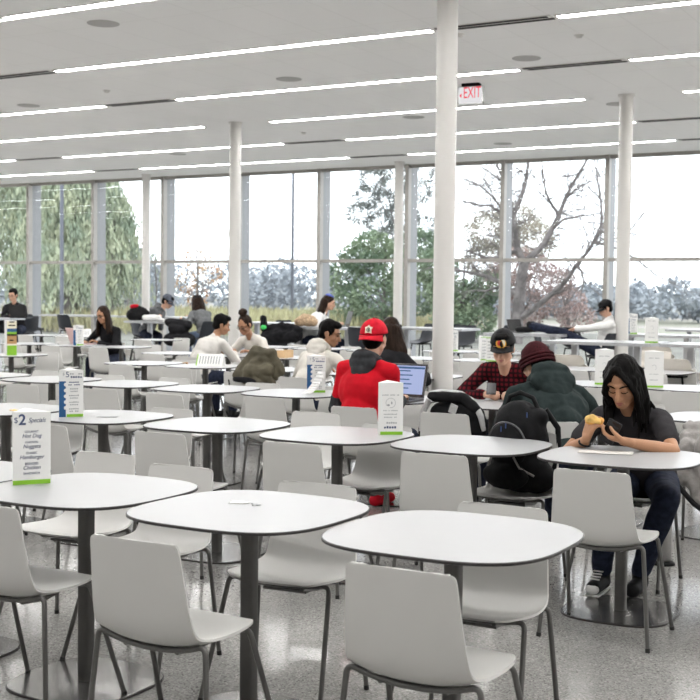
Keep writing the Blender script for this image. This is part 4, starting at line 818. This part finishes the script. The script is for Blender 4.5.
#@@PART4
# ------------------------------------------------------------------ people
def ik(s, t, a, c, pole):
    d = t - s; L = min(d.length, (a + c) * 0.995); u = d.normalized(); k = (a * a - c * c + L * L) / (2 * L); h = math.sqrt(max(0, a * a - k * k))
    p = Vector(pole); p = (p - u * p.dot(u)); p = p.normalized() if p.length > 1e-6 else u.orthogonal()
    return s + u * k + p * h, s + u * L
def hand(B, wr, fwd, pn, side, curl=35, spread=1.0, s=1.0, thumb=40):
    """palm, four unequal bent fingers and a thumb leaving the side of the palm"""
    f = Vector(fwd).normalized(); n = Vector(pn); n = (n - f * n.dot(f)).normalized(); sd = f.cross(n) * side        # sd: thumb side
    kn = []
    for i, (o, L) in enumerate(((.029, .086), (.010, .090), (-.010, .086), (-.027, .079))):
        k = wr + f * (L * s) + sd * (o * s * spread); B.capsule(wr + f * .012 + sd * (o * .6 * s), .0135 * s, k, .0115 * s, 10); kn.append(k)
    B.capsule(wr - f * .02, .024 * s, wr + f * .02, .024 * s, 10)
    for i, L in enumerate((.072, .080, .074, .058)):
        p = kn[i]; d = f.copy(); a = 0
        for q, fr in enumerate((.45, .30, .25)):
            a += R(curl) * (0.8, 1.0, .8)[q]; dd = f * math.cos(a) + n * math.sin(a) + sd * (.10 * (1.5 - i) * (spread - .6)); dd.normalize(); e = p + dd * (L * fr * s)
            B.capsule(p, (.0102, .0092, .0082)[q] * s, e, (.0092, .0082, .0072)[q] * s, 8); p = e
    b0 = wr + f * (.022 * s) + sd * (.022 * s); d1 = (f * .75 + sd * math.sin(R(thumb)) + n * .45).normalized(); b1 = b0 + d1 * (.042 * s); d2 = (f * .9 + sd * .15 + n * .55).normalized(); b2 = b1 + d2 * (.030 * s); b3 = b2 + (d2 + n * .3).normalized() * (.022 * s)
    B.capsule(b0, .0145 * s, b1, .0115 * s, 8); B.capsule(b1, .0112 * s, b2, .0098 * s, 8); B.capsule(b2, .0098 * s, b3, .008 * s, 8)
def dome(name, H, c, r, lat0, m, parent, n=28, k=12, thick=.004):
    b = MB(); c = Vector(c); vs = []
    for i in range(k + 1):
        ph = PI / 2 - (PI / 2 - R(lat0)) * i / k
        for j in range(n): q = 2 * PI * j / n; vs.append(H(c + Vector((r[0] * math.cos(ph) * math.cos(q), r[1] * math.cos(ph) * math.sin(q), r[2] * math.sin(ph)))))
    b.add(vs, [(i * n + j, (i + 1) * n + j, (i + 1) * n + (j + 1) % n, i * n + (j + 1) % n) for i in range(k) for j in range(n)], 0, True)
    o = b.build(name, m, parent); sm = o.modifiers.new('t', 'SOLIDIFY'); sm.thickness = thick; return o
def person(label, x, y, face, seat=.45, lean=12, bend=0, tilt=0, head=(0, 10, 0), wr=None, wl=None, polR=(1, -.3, -.8), polL=(-1, -.3, -.8), skin='skin_b', top='white', legs='denim', sleeve='long', hair=None, hairm='hair', cap=None, sc=1.0, sw=.175, vox=.009, shrug=0.0, hs_=1.0, hoodsc=.8,
           knee=None, ankles=None, handR=None, handL=None, hood=None, shoes='black', face_detail=1, collar=None, fold=.006, neckfwd=.02, glasses=False, cuffs=None):
    T = Matrix.Translation((x, y, 0)) @ Matrix.Rotation(R(face), 4, 'Z'); TI = T.inverted(); lv = lambda w_: TI @ Vector(w_)
    def dr(a): return Vector((math.sin(R(tilt)), math.sin(R(a)), math.cos(R(a)))).normalized()
    P0 = Vector((0, 0, seat + .085)); P1 = P0 + dr(lean) * .23 * sc; P2 = P1 + dr(lean + bend) * .235 * sc; NB = P2 + dr(lean + bend) * .055 * sc; HB = NB + (dr(lean + bend * 1.1) * .055 + Vector((0, neckfwd, .01))) * sc
    RH = Matrix.Rotation(R(head[0]), 3, 'Z') @ Matrix.Rotation(R(-head[1]), 3, 'X') @ Matrix.Rotation(R(head[2]), 3, 'Y')
    HC_ = HB + RH @ Vector((0, .012, .098 * sc)); sc = sc * hs_; H = lambda v: HC_ + RH @ (Vector(v) * sc)
    hsc = sc; sc = sc / hs_
    SR, SL = P2 + Vector((sw - .012, 0, -.03 + shrug)), P2 + Vector((-sw + .012, 0, -.03 + shrug))
    WR = lv(wr) if wr else P0 + Vector((.16, .30, .16)); WL = lv(wl) if wl else P0 + Vector((-.16, .30, .16))
    ER, WR = ik(SR, WR, .285 * sc, .255 * sc, polR); EL, WL = ik(SL, WL, .285 * sc, .255 * sc, polL)
    kz = seat + .06; HR, HL = P0 + Vector((.09, .0, -.02)), P0 + Vector((-.09, .0, -.02))
    K = [lv(k) for k in knee] if knee else [Vector((.13, .42, kz)), Vector((-.13, .42, kz))]
    AN = [lv(k) for k in ankles] if ankles else [Vector((.13, .44, .10)), Vector((-.13, .40, .10))]
    B = MB()
    def trunk_(B, g):
        B.ell(P0 + Vector((0, .0, .02)), (.165 + g, .125 + g, .12 + g)); B.ell(P0.lerp(P1, .7), (.14 + g, .105 + g, .15 + g)); m = Matrix.Rotation(R(-(lean + bend)), 3, 'X')
        B.ell(P1.lerp(P2, .45), (sw - .02 + g, .112 + g, .165 + g), m); B.capsule(SR + Vector((-.03, 0, 0)), .052 + g, SL + Vector((.03, 0, 0)), .052 + g); B.capsule(P2, .06 + g, NB, .052 + g * .5)
        B.capsule(SR + Vector((-.07, 0, .005)), .05 + g, NB, .045 + g * .3); B.capsule(SL + Vector((.07, 0, .005)), .05 + g, NB, .045 + g * .3)
    trunk_(B, 0); B.capsule(NB - Vector((0, 0, .03)), .05 * sc, HB + RH @ Vector((0, 0, .04)), .047 * sc)
    for s_, e, w_ in ((SR, ER, WR), (SL, EL, WL)): B.capsule(s_, .048 * sc, e, .037 * sc); B.capsule(e, .038 * sc, e.lerp(w_, .35), .038 * sc); B.capsule(e.lerp(w_, .35), .038 * sc, w_, .024 * sc)
    for h_, k, a in ((HR, K[0], AN[0]), (HL, K[1], AN[1])): B.capsule(h_, .085, k, .058); B.capsule(k, .056, k.lerp(a, .35), .054); B.capsule(k.lerp(a, .35), .054, a, .036)
    sc = hsc
    # head
    B.ell(H((0, -.015, .038)), Vector((.074, .096, .092)) * sc, RH); B.ell(H((0, .022, -.018)), Vector((.062, .068, .082)) * sc, RH)
    cp = lambda p, r0, q, r1, n=10: B.capsule(H(p), r0 * sc, H(q), r1 * sc, n)
    cp((0, .045, -.078), .030, (0, .068, -.086), .020)
    for s in (-1, 1):
        cp((s * .048, .005, -.055), .022, (s * .012, .066, -.088), .018); cp((s * .036, .062, -.018), .024, (s * .044, .045, -.03), .022); cp((s * .012, .081, .034), .012, (s * .046, .066, .033), .012); B.ell(H((s * .076, -.012, -.004)), Vector((.011, .024, .032)) * sc, RH); cp((s * .011, .100, -.032), .009, (s * .010, .092, -.034), .009)
        if face_detail > 1: B.ell(H((s * .031, .0755, .010)), Vector((.0165, .0135, .0125)) * sc, RH)
    cp((0, .086, .018), .0085, (0, .112, -.026), .0125); cp((-.018, .088, -.056), .0075, (.018, .088, -.056), .0075); cp((-.016, .086, -.066), .0085, (.016, .086, -.066), .0085)
    for wrist, elb, hd, sgn in ((WR, ER, handR, 1), (WL, EL, handL, -1)):
        f = (wrist - elb).normalized(); n = Vector((0, 0, -1)); cur = 40; sp = 1.0; th = 40
        if hd: f = TI.to_3x3() @ Vector(hd[0]); n = TI.to_3x3() @ Vector(hd[1]); cur = hd[2]; th = hd[3] if len(hd) > 3 else 40
        # thumb side: right hand palm down, fingers forward -> thumb points to the left
        hand(B, wrist, f, n, -sgn if False else sgn, cur, sp, .95 * sc, th)
    root = B.blob('person', M[skin], None, vox, 3); root.matrix_world = T; tag(root, label, 'person')
    # trousers
    B = MB(); B.ell(P0 + Vector((0, 0, .01)), (.178, .138, .115))
    for h_, k, a in ((HR, K[0], AN[0]), (HL, K[1], AN[1])): B.capsule(h_, .098, k, .070); B.capsule(k, .070, k.lerp(a, .95), .052)
    B.blob('trousers', M[legs], root, max(vox, .010), 3, .006, 9, (1, 1, 1), x)
    for a in AN:
        d = (Vector((0, .16, -.055))); B = MB(); B.capsule(a + Vector((0, -.03, -.055)), .042, a + d, .038); B.capsule(a + Vector((0, -.02, -.05)), .042, a + Vector((0, 0, .02)), .042); B.blob('shoe', M[shoes], root, .009, 2)
    # upper garment
    B = MB(); trunk_(B, .016)
    for s_, e, w_ in ((SR, ER, WR), (SL, EL, WL)):
        if sleeve == 'long': B.capsule(s_, .060, e, .050); B.capsule(e, .050, e.lerp(w_, .92), .041)
        else: B.capsule(s_, .060, s_.lerp(e, .62), .058)
    g = B.blob('top', M[top], root, max(.008, vox), 4, fold, 10, (1, 1, .55), x * 3.1)
    if cuffs:
        for s_, e, w_ in ((SR, ER, WR), (SL, EL, WL)):
            B = MB(); B.capsule(s_.lerp(e, .72), .056, e, .056); B.capsule(e, .056, e.lerp(w_, .9), .046); B.blob('sleeve', M[cuffs], root, .009, 3, .005, 14)
    if hood:
        B = MB()
        Mh = Matrix.Rotation(R(-(lean + bend) * .75), 3, 'X'); hd = lambda v: NB + Mh @ (Vector(v) * hoodsc)
        for a in range(0, 360, 30):
            q = R(a); B.capsule(hd((.088 * math.cos(q), -.030 + .080 * math.sin(q), .025 - .025 * math.sin(q))), .036, hd((.088 * math.cos(q + .5), -.030 + .080 * math.sin(q + .5), .025 - .025 * math.sin(q + .5))), .036)
        hv = lambda *q: Vector(q) * hoodsc; B.ell(hd((0, -.105, -.02)), hv(.145, .06, .085), Mh); B.ell(hd((0, -.110, .04)), hv(.125, .055, .06), Mh); B.ell(hd((0, -.11, -.07)), hv(.105, .05, .095), Mh)
        B.blob('hood', M[hood], root, .009, 3, .007, 14, (1, 1, 1), x)
    # hair
    hs = lambda nm, B, v=.008, d=.006, st=(1, 1, .3): B.blob(nm, M[hairm], root, v, 2, d, 28, st, x)
    def scalp(B, g=0.0):
        B.ell(H((0, -.026, .046)), Vector((.082 + g, .097 + g, .094 + g)) * sc, RH); B.ell(H((0, -.05, -.005)), Vector((.074 + g, .062 + g, .075)) * sc, RH)
    if hair in ('short', 'bun'):
        B = MB(); scalp(B)
        if hair == 'short': B.ell(H((.0, .035, .098)), Vector((.06, .055, .038)) * sc, RH)
        else: B.ell(H((0, -.05, .165)), Vector((.062, .058, .045)) * sc, RH); B.capsule(H((0, -.04, .12)), .035, H((0, -.05, .15)), .04)
        for s in (-1, 1): B.capsule(H((s * .074, .012, .03)), .012, H((s * .075, .015, -.012)), .007)
        hs('hair', B)
    elif hair == 'long':
        B = MB(); scalp(B, .003); rr = random.Random(int(x * 100))
        for k in range(26):
            a = R(150 + 240 * k / 25); p0 = H((.078 * math.cos(a), -.02 - .075 * -math.sin(a) * (1 if math.sin(a) < 0 else .5), .03)); out = RH @ Vector((math.cos(a) * .05, math.sin(a) * .05, 0)); L = rr.uniform(.24, .34) * sc
            p1 = p0 + out * .5 + Vector((0, -.01, -L * .5)); p2 = p0 + out * (.9) + Vector((rr.gauss(0, .012), -.015, -L)); B.capsule(p0, .024, p1, .026, 8); B.capsule(p1, .026, p2, .014, 8)
        hs('hair', B)
    elif callable(hair): hair(H, RH, root, hs, scalp, NB)
    # face
    if face_detail:
        for s in (-1, 1):
            b = MB()
            if face_detail > 1:
                b.tube([H((s * .014, .0875, .004)), H((s * .024, .0895, -.0005)), H((s * .036, .0865, -.0005)), H((s * .047, .0785, .004))], .0024 * sc, 6); b.build('eyelash', M['hair'], root)
            else:
                b.ell(H((s * .031, .081, .008)), Vector((.013, .007, .006)) * sc, RH); e = b.build('eye', M['hair'], root)
            b = MB(); b.tube([H((s * .012, .0905, .030)), H((s * .026, .0915, .038)), H((s * .041, .084, .038)), H((s * .052, .071, .030))], [.0035 * sc, .0048 * sc, .004 * sc, .002 * sc], 6); b.build('eyebrow', M['hair'], root)
        b = MB(); b.tube([H((-.022, .0865, -.0585)), H((-.008, .0965, -.0560)), H((0, .0965, -.0575)), H((.008, .0965, -.0560)), H((.022, .0865, -.0585))], [.002, .0052, .005, .0052, .002], 8); b.tube([H((-.018, .086, -.0655)), H((0, .0955, -.0685)), H((.018, .086, -.0655))], [.002, .0068, .002], 8); b.build('lips', M['lip'], root)
    if glasses:
        b = MB()
        for s in (-1, 1):
            b.tube([H((s * .033 + .021 * math.cos(q), .093, .006 + .017 * math.sin(q))) for q in [2 * PI * k / 14 for k in range(15)]], .0026, 6, cap=False); b.tube([H((s * .054, .09, .01)), H((s * .078, .0, .01))], .0025, 6)
        b.tube([H((-.013, .095, .01)), H((.013, .095, .01))], .0025, 6); b.build('glasses', M['phone'], root)
    if cap: cap(H, RH, root)
    return root, H, RH, (WR, WL)
def ballcap(m, backward=False, emb=None, flat=False):
    def f(H0, RH, root):
        tl = Matrix.Rotation(R(17 if backward else 0), 3, 'X'); gs = 1.05
        H = lambda v: H0(tl @ Vector(v) * gs)
        c = dome('cap', H, (0, -.018, .040), (.090, .108, .102), 2, M[m], root); s = -1 if backward else 1
        # brim: a curved tongue leaving the front of the dome
        b = MB(); N, K = 12, 5; vs = []
        for i in range(N + 1):
            a = R(-62 + 124 * i / N)
            for k in range(K + 1):
                r = 1 + (.72 * math.cos(a * 1.25)) * k / K; xx = .088 * math.sin(a) * (1 + .06 * k / K); yy = (.104 * math.cos(a) * r); drop = (.0 if flat else .030) * (math.sin(a) ** 2) * k / K + .018 * k / K
                vs.append(H((xx, -.018 + s * yy, .043 - drop - .006)))
        b.add(vs, [(i * (K + 1) + k, (i + 1) * (K + 1) + k, (i + 1) * (K + 1) + k + 1, i * (K + 1) + k + 1) for i in range(N) for k in range(K)], 0, True); br = b.build('brim', M[m], c); br.modifiers.new('t', 'SOLIDIFY').thickness = .004
        b = MB(); b.ell(H((0, -.018, .143)), (.008, .008, .004), RH); b.build('button', M[m], c)
        if emb: emb(H, RH, c)
    return f
def capsurf(H, u, v, g=.0016, s=1):
    """a point on the cap front: u right, v up (metres)"""
    a = u / .10; e = R(14) + v / .105; return H(((.090 + g) * math.cos(e) * math.sin(a), -.018 + s * (.108 + g) * math.cos(e) * math.cos(a), .040 + (.102 + g) * math.sin(e)))
def patch(nm, H, poly, m, parent, g=.0016, s=1, du=0, dv=0):
    b = MB(); cx = sum(p[0] for p in poly) / len(poly); cy = sum(p[1] for p in poly) / len(poly); vs = [capsurf(H, cx + du, cy + dv, g, s)] + [capsurf(H, px + du, py + dv, g, s) for px, py in poly]
    b.add(vs, [(0, i + 1, (i + 1) % len(poly) + 1) for i in range(len(poly))]); o = b.build(nm, M[m], parent); o.modifiers.new('t', 'SOLIDIFY').thickness = .0012; return o
def ovl(a, c, n=18, x=0, y=0): return [(x + a * math.cos(2 * PI * i / n), y + c * math.sin(2 * PI * i / n)) for i in range(n)]
def emblem_orange(H, RH, c):
    patch('emblem', H, ovl(.042, .036), 'yellowmark', c); patch('emblem_mark', H, ovl(.015, .019, 12, .013, .004), 'redmark', c, .0030); patch('emblem_mark', H, [(-.036, .008), (-.020, .033), (-.003, .028), (-.017, .003), (-.028, -.019)], 'creammark', c, .0030)
    patch('emblem_mark', H, [(-.008, -.031), (.006, -.014), (.008, .008), (-.006, .020), (-.014, .0), (-.019, -.019)], 'black', c, .0042)
def emblem_star(H, RH, c):
    k_ = 1.35; st = [(a_ * k_, b_ * k_) for a_, b_ in [(.0, .026), (.010, .016), (.026, .012), (.018, .002), (.019, -.018), (.0, -.014), (-.019, -.018), (-.018, .002), (-.026, .012), (-.010, .016)]]
    patch('emblem', H, st, 'creammark', c, s=-1, dv=.012)
    b = MB(); b.tube([capsurf(H, .012 * math.cos(q), .013 + .0115 * math.sin(q), .0035, -1) for q in [R(k) for k in range(-20, -330, -20)]] + [capsurf(H, .001, .011, .0035, -1)], .0028, 6); b.build('emblem_letter', M['black'], c)
def beanie(H, RH, root):
    c = dome('beanie', H, (0, -.018, .022), (.094, .112, .128), -14, M['maroon'], root, 32, 12, .006); b = MB()
    for z in (-.006, .016, .038):
        k = math.cos(math.asin(min(.99, (z - .022) / .125))) if z > .022 else 1.0; b.tube([H((.098 * k * math.cos(q), -.018 + .116 * k * math.sin(q), z)) for q in [2 * PI * i / 32 for i in range(33)]], .011, 8, cap=False)
    b.build('ribbed_cuff', M['maroon'], c)
def girl_hair(H, RH, root, hs, scalp, NB):
    B = MB(); B.ell(H((0, -.024, .048)), (.084, .100, .096), RH); B.ell(H((0, -.055, -.01)), (.082, .066, .09), RH); B.capsule(H((0, .045, .105)), .026, H((0, -.03, .125)), .026); rr = random.Random(8)
    for s in (-1, 1):
        for k in range(34):
            t = k / 33; j = lambda q: rr.gauss(0, q)
            p0 = H((.010 + s * (.010 + .05 * t), .062 - .11 * t, .114 - .026 * t)); p1 = H((s * (.056 + .026 * min(1, t * 2)) + j(.002), .080 - .135 * t + j(.003), .052 + j(.004))); p2 = H((s * (.077 + .010 * t + j(.003)), .068 - .125 * t, -.015)); p3 = H((s * (.078 + .014 * t + j(.007)), .058 - .105 * t + j(.004), -.075)); L = rr.uniform(.02, .13)
            p4 = H((s * (.070 + .026 * t + j(.009)), .046 - .085 * t + j(.006), -.135)); p5 = p4 + Vector((s * rr.uniform(-.012, .018), -.008 + j(.010), -L)); r = rr.uniform(.009, .0135)
            for q0, q1 in ((p0, p1), (p1, p2), (p2, p3), (p3, p4)): B.capsule(q0, r, q1, r, 7)
            B.capsule(p4, r, p5, .006, 7)
    for k in range(22):
        a = R(200 + 140 * k / 21); p0 = H((.078 * math.cos(a), -.03 + .088 * math.sin(a), .02)); p1 = p0 + Vector((.03 * math.cos(a), -.02, -.13)); p2 = p1 + Vector((rr.gauss(0, .014), -.01, -rr.uniform(.08, .18))); B.capsule(p0, .022, p1, .020, 8); B.capsule(p1, .020, p2, .009, 8)
    B.blob('hair', M['hair'], root, .0055, 1, .004, 34, (1, 1, .2), 2.0)
def longback(L=.36, w_=.10, fwd=-.02):
    def f(H, RH, root, hs, scalp, NB):
        B = MB(); scalp(B, .004); rr = random.Random(5)
        for k in range(22):
            a = R(170 + 200 * k / 21); p0 = H((.080 * math.cos(a), -.03 + .085 * math.sin(a), .03)); p1 = p0 + Vector(((w_ - .08) * math.cos(a), fwd, -L * .45)); p2 = p1 + Vector((rr.gauss(0, .012), fwd, -L * rr.uniform(.4, .6))); B.capsule(p0, .028, p1, .03, 8); B.capsule(p1, .03, p2, .016, 8)
        hs('hair', B)
    return f

# woman eating, facing the camera side of her table
g, H, RH, W = person('dark haired woman in charcoal t-shirt eating and reading her phone', -1.80, 6.38, 183, seat=.455, lean=24, bend=17, tilt=3, head=(-3, 31, 0), wr=(-1.935, 5.80, .790), wl=(-1.725, 5.80, .795), polR=(.75, .55, -.9), polL=(-1, .55, -.7), skin='skin_a', top='tee', legs='denim', sleeve='short', hair=girl_hair, sc=.95, hs_=1.07, sw=.166, vox=.0052,
    knee=((-1.84, 5.90, .50), (-1.56, 5.93, .51)), ankles=((-1.90, 5.99, .10), (-1.72, 6.05, .10)), handR=((.35, -.30, .85), (.5, .6, .1), 38, 45), handL=((-.92, -.12, .18), (.15, .25, .95), 32, 40), face_detail=2, fold=.008)
def at_hand(root, W, k): return root.matrix_world @ W[k]
wr = at_hand(g, W, 0); wl = at_hand(g, W, 1)
t = empty('bread_roll', tuple(wr + Vector((.055, -.035, .105))), R(20), 'bitten piece of yellow bread in the eating woman\'s hand', 'bread'); b = MB(); b.capsule((-.026, 0, .006), .020, (.022, 0, .0), .016); b.ell((-.010, -.004, .010), (.028, .018, .018)); b.blob('crumb', M['bread'], t, .005, 1, .006, 40)
b = MB(); b.capsule((.032, .004, .0), .016, (.024, .012, -.012), .016); b.capsule((-.03, .01, -.006), .016, (.02, .014, -.014), .014); b.blob('crust', M['crust'], t, .005, 1)
t = empty('mobile_phone', tuple(wl + Vector((-.082, -.005, .045))), R(15), 'black phone in the eating woman\'s other hand', 'phone'); t.rotation_euler = (R(-62), R(28), R(10)); b = MB(); b.box((0, 0, 0), (.072, .145, .009)); b.build('case', M['phone'], t, .003); b = MB(); b.box((0, 0, .0048), (.064, .125, .0006)); b.build('screen', M['laptopgrey'], t)
b = MB(); f = (RH @ Vector((0, 0, 0)))
fw = (W[0] - W[0]); 
for nm, wp, rad in (('bracelet', W[0], .0285),):
    d = Vector((.35, -.3, .85)); d = (g.matrix_world.inverted().to_3x3() @ d).normalized(); a = d.orthogonal().normalized(); c2 = d.cross(a); b = MB(); b.tube([wp - d * .018 + (a * math.cos(q) + c2 * math.sin(q)) * rad for q in [2 * PI * k / 20 for k in range(21)]], .0055, 8, cap=False); b.build(nm, M['black'], g)
# sneakers detail: white toe cap and laces on her front shoe
for (ax, ay, az) in ((-1.90, 5.99, .10),):
    L_ = g.matrix_world.inverted() @ Vector((ax, ay, az)); b = MB(); b.ell(L_ + Vector((0, .178, -.058)), (.036, .026, .026)); b.build('toe_cap', M['white'], g); b = MB()
    for k in range(5): b.box(L_ + Vector((0, .135 - .024 * k, -.016 + .009 * k)), (.050, .006, .005), mtx=Matrix.Rotation(R(-32), 3, 'X'))
    b.build('laces', M['white'], g); b = MB(); b.box(L_ + Vector((0, .068, -.092)), (.078, .235, .014)); b.build('sole', M['white'], g, .006)

# man in red with cap turned backwards
person('man in red top and backward red cap seated at a laptop', -3.97, 7.13, -8, lean=8, bend=9, head=(16, 13, 0), wr=(-3.84, 7.50, .775), wl=(-4.12, 7.48, .775), polR=(.25, -.7, -.9), polL=(-.35, -.7, -.9), skin='skin_b', top='red', sw=.212, shrug=.03, hair='short', cap=ballcap('capred', True, emblem_star), vox=.009, cuffs='charcoal', shoes='capred', hood='charcoal', face_detail=1, sc=1.0, fold=.007)
# man in dark cap and flannel
p, H, RH, W = person('man in black cap and maroon flannel shirt holding a phone', -3.40, 8.57, 182, lean=20, bend=19, head=(12, 15, 0), wr=(-3.50, 8.17, .785), wl=(-3.235, 8.16, .785), polR=(1, .2, -.8), polL=(-1, .2, -.8), skin='skin_b', top='flannel', sw=.185, shrug=.045, hair='short', cap=ballcap('black', False, emblem_orange), vox=.0075, fold=.008,
    handR=((.85, -.35, .05), (.2, .6, -.5), 50, 40), handL=((-.85, -.35, .05), (-.2, .6, -.5), 50, 40))
t = empty('mobile_phone', (-3.415, 8.10, .835), R(10), 'black phone held by the man in flannel', 'phone'); t.rotation_euler = (R(35), 0, R(20)); b = MB(); b.box((0, 0, 0), (.07, .13, .01)); b.build('case', M['phone'], t, .003); b = MB(); b.box((0, 0, .0054), (.062, .112, .0006)); b.build('screen', M['laptopgrey'], t)
# man in dark hoodie and beanie, back to the camera
person('person in dark grey hoodie and maroon beanie bent over the table', -2.43, 6.93, 46, lean=25, bend=22, tilt=0, shrug=.025, hoodsc=1.08, head=(12, 24, 0), wr=(-2.62, 7.48, .78), wl=(-2.86, 7.30, .78), skin='skin_b', top='hoodie', sw=.228, hair='short', cap=beanie, vox=.009, hood='hoodie', fold=.010)
# man in white hoodie seen from behind, head in profile
person('man in off white hoodie, black hair, head turned right', -5.76, 9.33, -8, lean=21, bend=12, head=(-62, 18, 0), wr=(-5.40, 9.80, .78), wl=(-5.85, 9.78, .78), skin='skin_c', top='cream', sw=.185, hair='short', vox=.010, hood='cream', fold=.009)
# woman with long dark hair from behind
person('woman in black with long dark hair seen from behind', -5.04, 9.42, 6, lean=15, bend=13, head=(8, 14, 0), wr=(-4.80, 9.86, .78), wl=(-5.05, 9.88, .78), skin='skin_b', top='blackcloth', sw=.175, hair=longback(.44, .14), hairm='brownhair', vox=.010)
# couple at the fifth row
person('man in pale grey shirt leaning forward, back to the camera', -8.58, 11.50, -12, lean=22, bend=14, head=(-30, 20, 0), wr=(-8.40, 11.98, .78), wl=(-8.72, 12.0, .78), skin='skin_c', top='greywhite', sw=.19, hair='short', vox=.011, fold=.009)
person('woman with hair in a bun, white top and glasses, facing camera', -8.66, 12.98, 178, lean=18, bend=22, head=(-4, 30, 0), wr=(-8.80, 12.5, .78), wl=(-8.50, 12.48, .78), skin='skin_c', top='cream', sw=.165, hair='bun', hairm='brownhair', vox=.010, glasses=True)
# woman in black by the pink laptop
person('woman in black v-neck and glasses at the pale pink laptop', -11.84, 13.82, 186, lean=14, bend=12, head=(-8, 20, 4), wr=(-12.05, 13.42, .78), wl=(-11.80, 13.42, .78), skin='skin_a', top='blackcloth', sw=.170, hair='long', hairm='brownhair', vox=.010, glasses=True)
# window readers on counter stools
person('man in black coat and glasses at the black laptop', -17.42, 17.45, 208, seat=.70, lean=12, bend=12, head=(-14, 14, 0), wr=(-17.2, 17.04, 1.04), wl=(-16.95, 17.0, 1.04), skin='skin_b', top='blackcloth', sw=.185, hair='short', vox=.012, glasses=True, ankles=((-17.25, 17.2, .3), (-17.0, 17.2, .3)), knee=((-17.25, 17.05, .74), (-17.0, 17.05, .74)))
person('man in grey hooded top and slate cap reading at the window', -14.23, 17.5, -72, seat=.70, lean=22, bend=20, head=(0, 32, 0), wr=(-13.95, 17.3, 1.04), wl=(-13.95, 17.55, 1.04), skin='skin_b', top='greywool', sw=.185, hair='short', cap=ballcap('capgrey'), vox=.012, hood='greywool', ankles=((-14.05, 17.2, .3), (-14.0, 17.5, .3)), knee=((-13.98, 17.25, .72), (-13.98, 17.55, .72)))
person('person in grey with long dark hair and dark beanie at the window', -12.70, 17.25, 60, seat=.70, lean=25, bend=18, head=(0, 18, 0), wr=(-13.08, 17.35, 1.05), wl=(-13.12, 17.15, 1.05), skin='skin_b', top='greywool', legs='bluejean', sw=.17, hair=longback(.30, .10, -.05), hairm='brownhair', cap=lambda H, RH, r: dome('beanie', H, (0, -.018, .03), (.100, .116, .112), -4, M['blackcloth'], r), vox=.012, ankles=((-13.0, 17.4, .3), (-13.0, 17.2, .3)), knee=((-13.05, 17.45, .74), (-13.08, 17.2, .74)))
person('woman with long brown hair and blue headband, white top, profile', -10.28, 16.72, -70, seat=.70, lean=20, bend=18, head=(-4, 16, 0), wr=(-9.72, 16.55, 1.04), wl=(-9.72, 16.8, 1.04), skin='skin_b', top='white', sw=.165, hair=longback(.36, .09, -.055), hairm='brownhair', cap=lambda H, RH, r: [dome('headband', H, (0, -.022, .048), (.089, .104, .101), 42, M['blueband'], r)], vox=.012, ankles=((-9.7, 16.5, .3), (-9.7, 16.7, .3)), knee=((-9.65, 16.55, .74), (-9.65, 16.75, .74)))
# reclining man on the right
person('man in white shirt and black cap reclining with feet on a table', -5.22, 16.24, 118, seat=.68, lean=-20, bend=12, head=(4, 24, 0), wr=(-5.58, 16.10, 1.06), wl=(-5.62, 15.96, 1.06), skin='skin_b', top='white', sw=.18, sc=.90, hair='short', cap=ballcap('black'), vox=.012, knee=((-5.70, 16.08, 1.00), (-5.68, 15.92, 1.02)), ankles=((-6.12, 15.95, 1.11), (-6.1, 15.77, 1.11)))
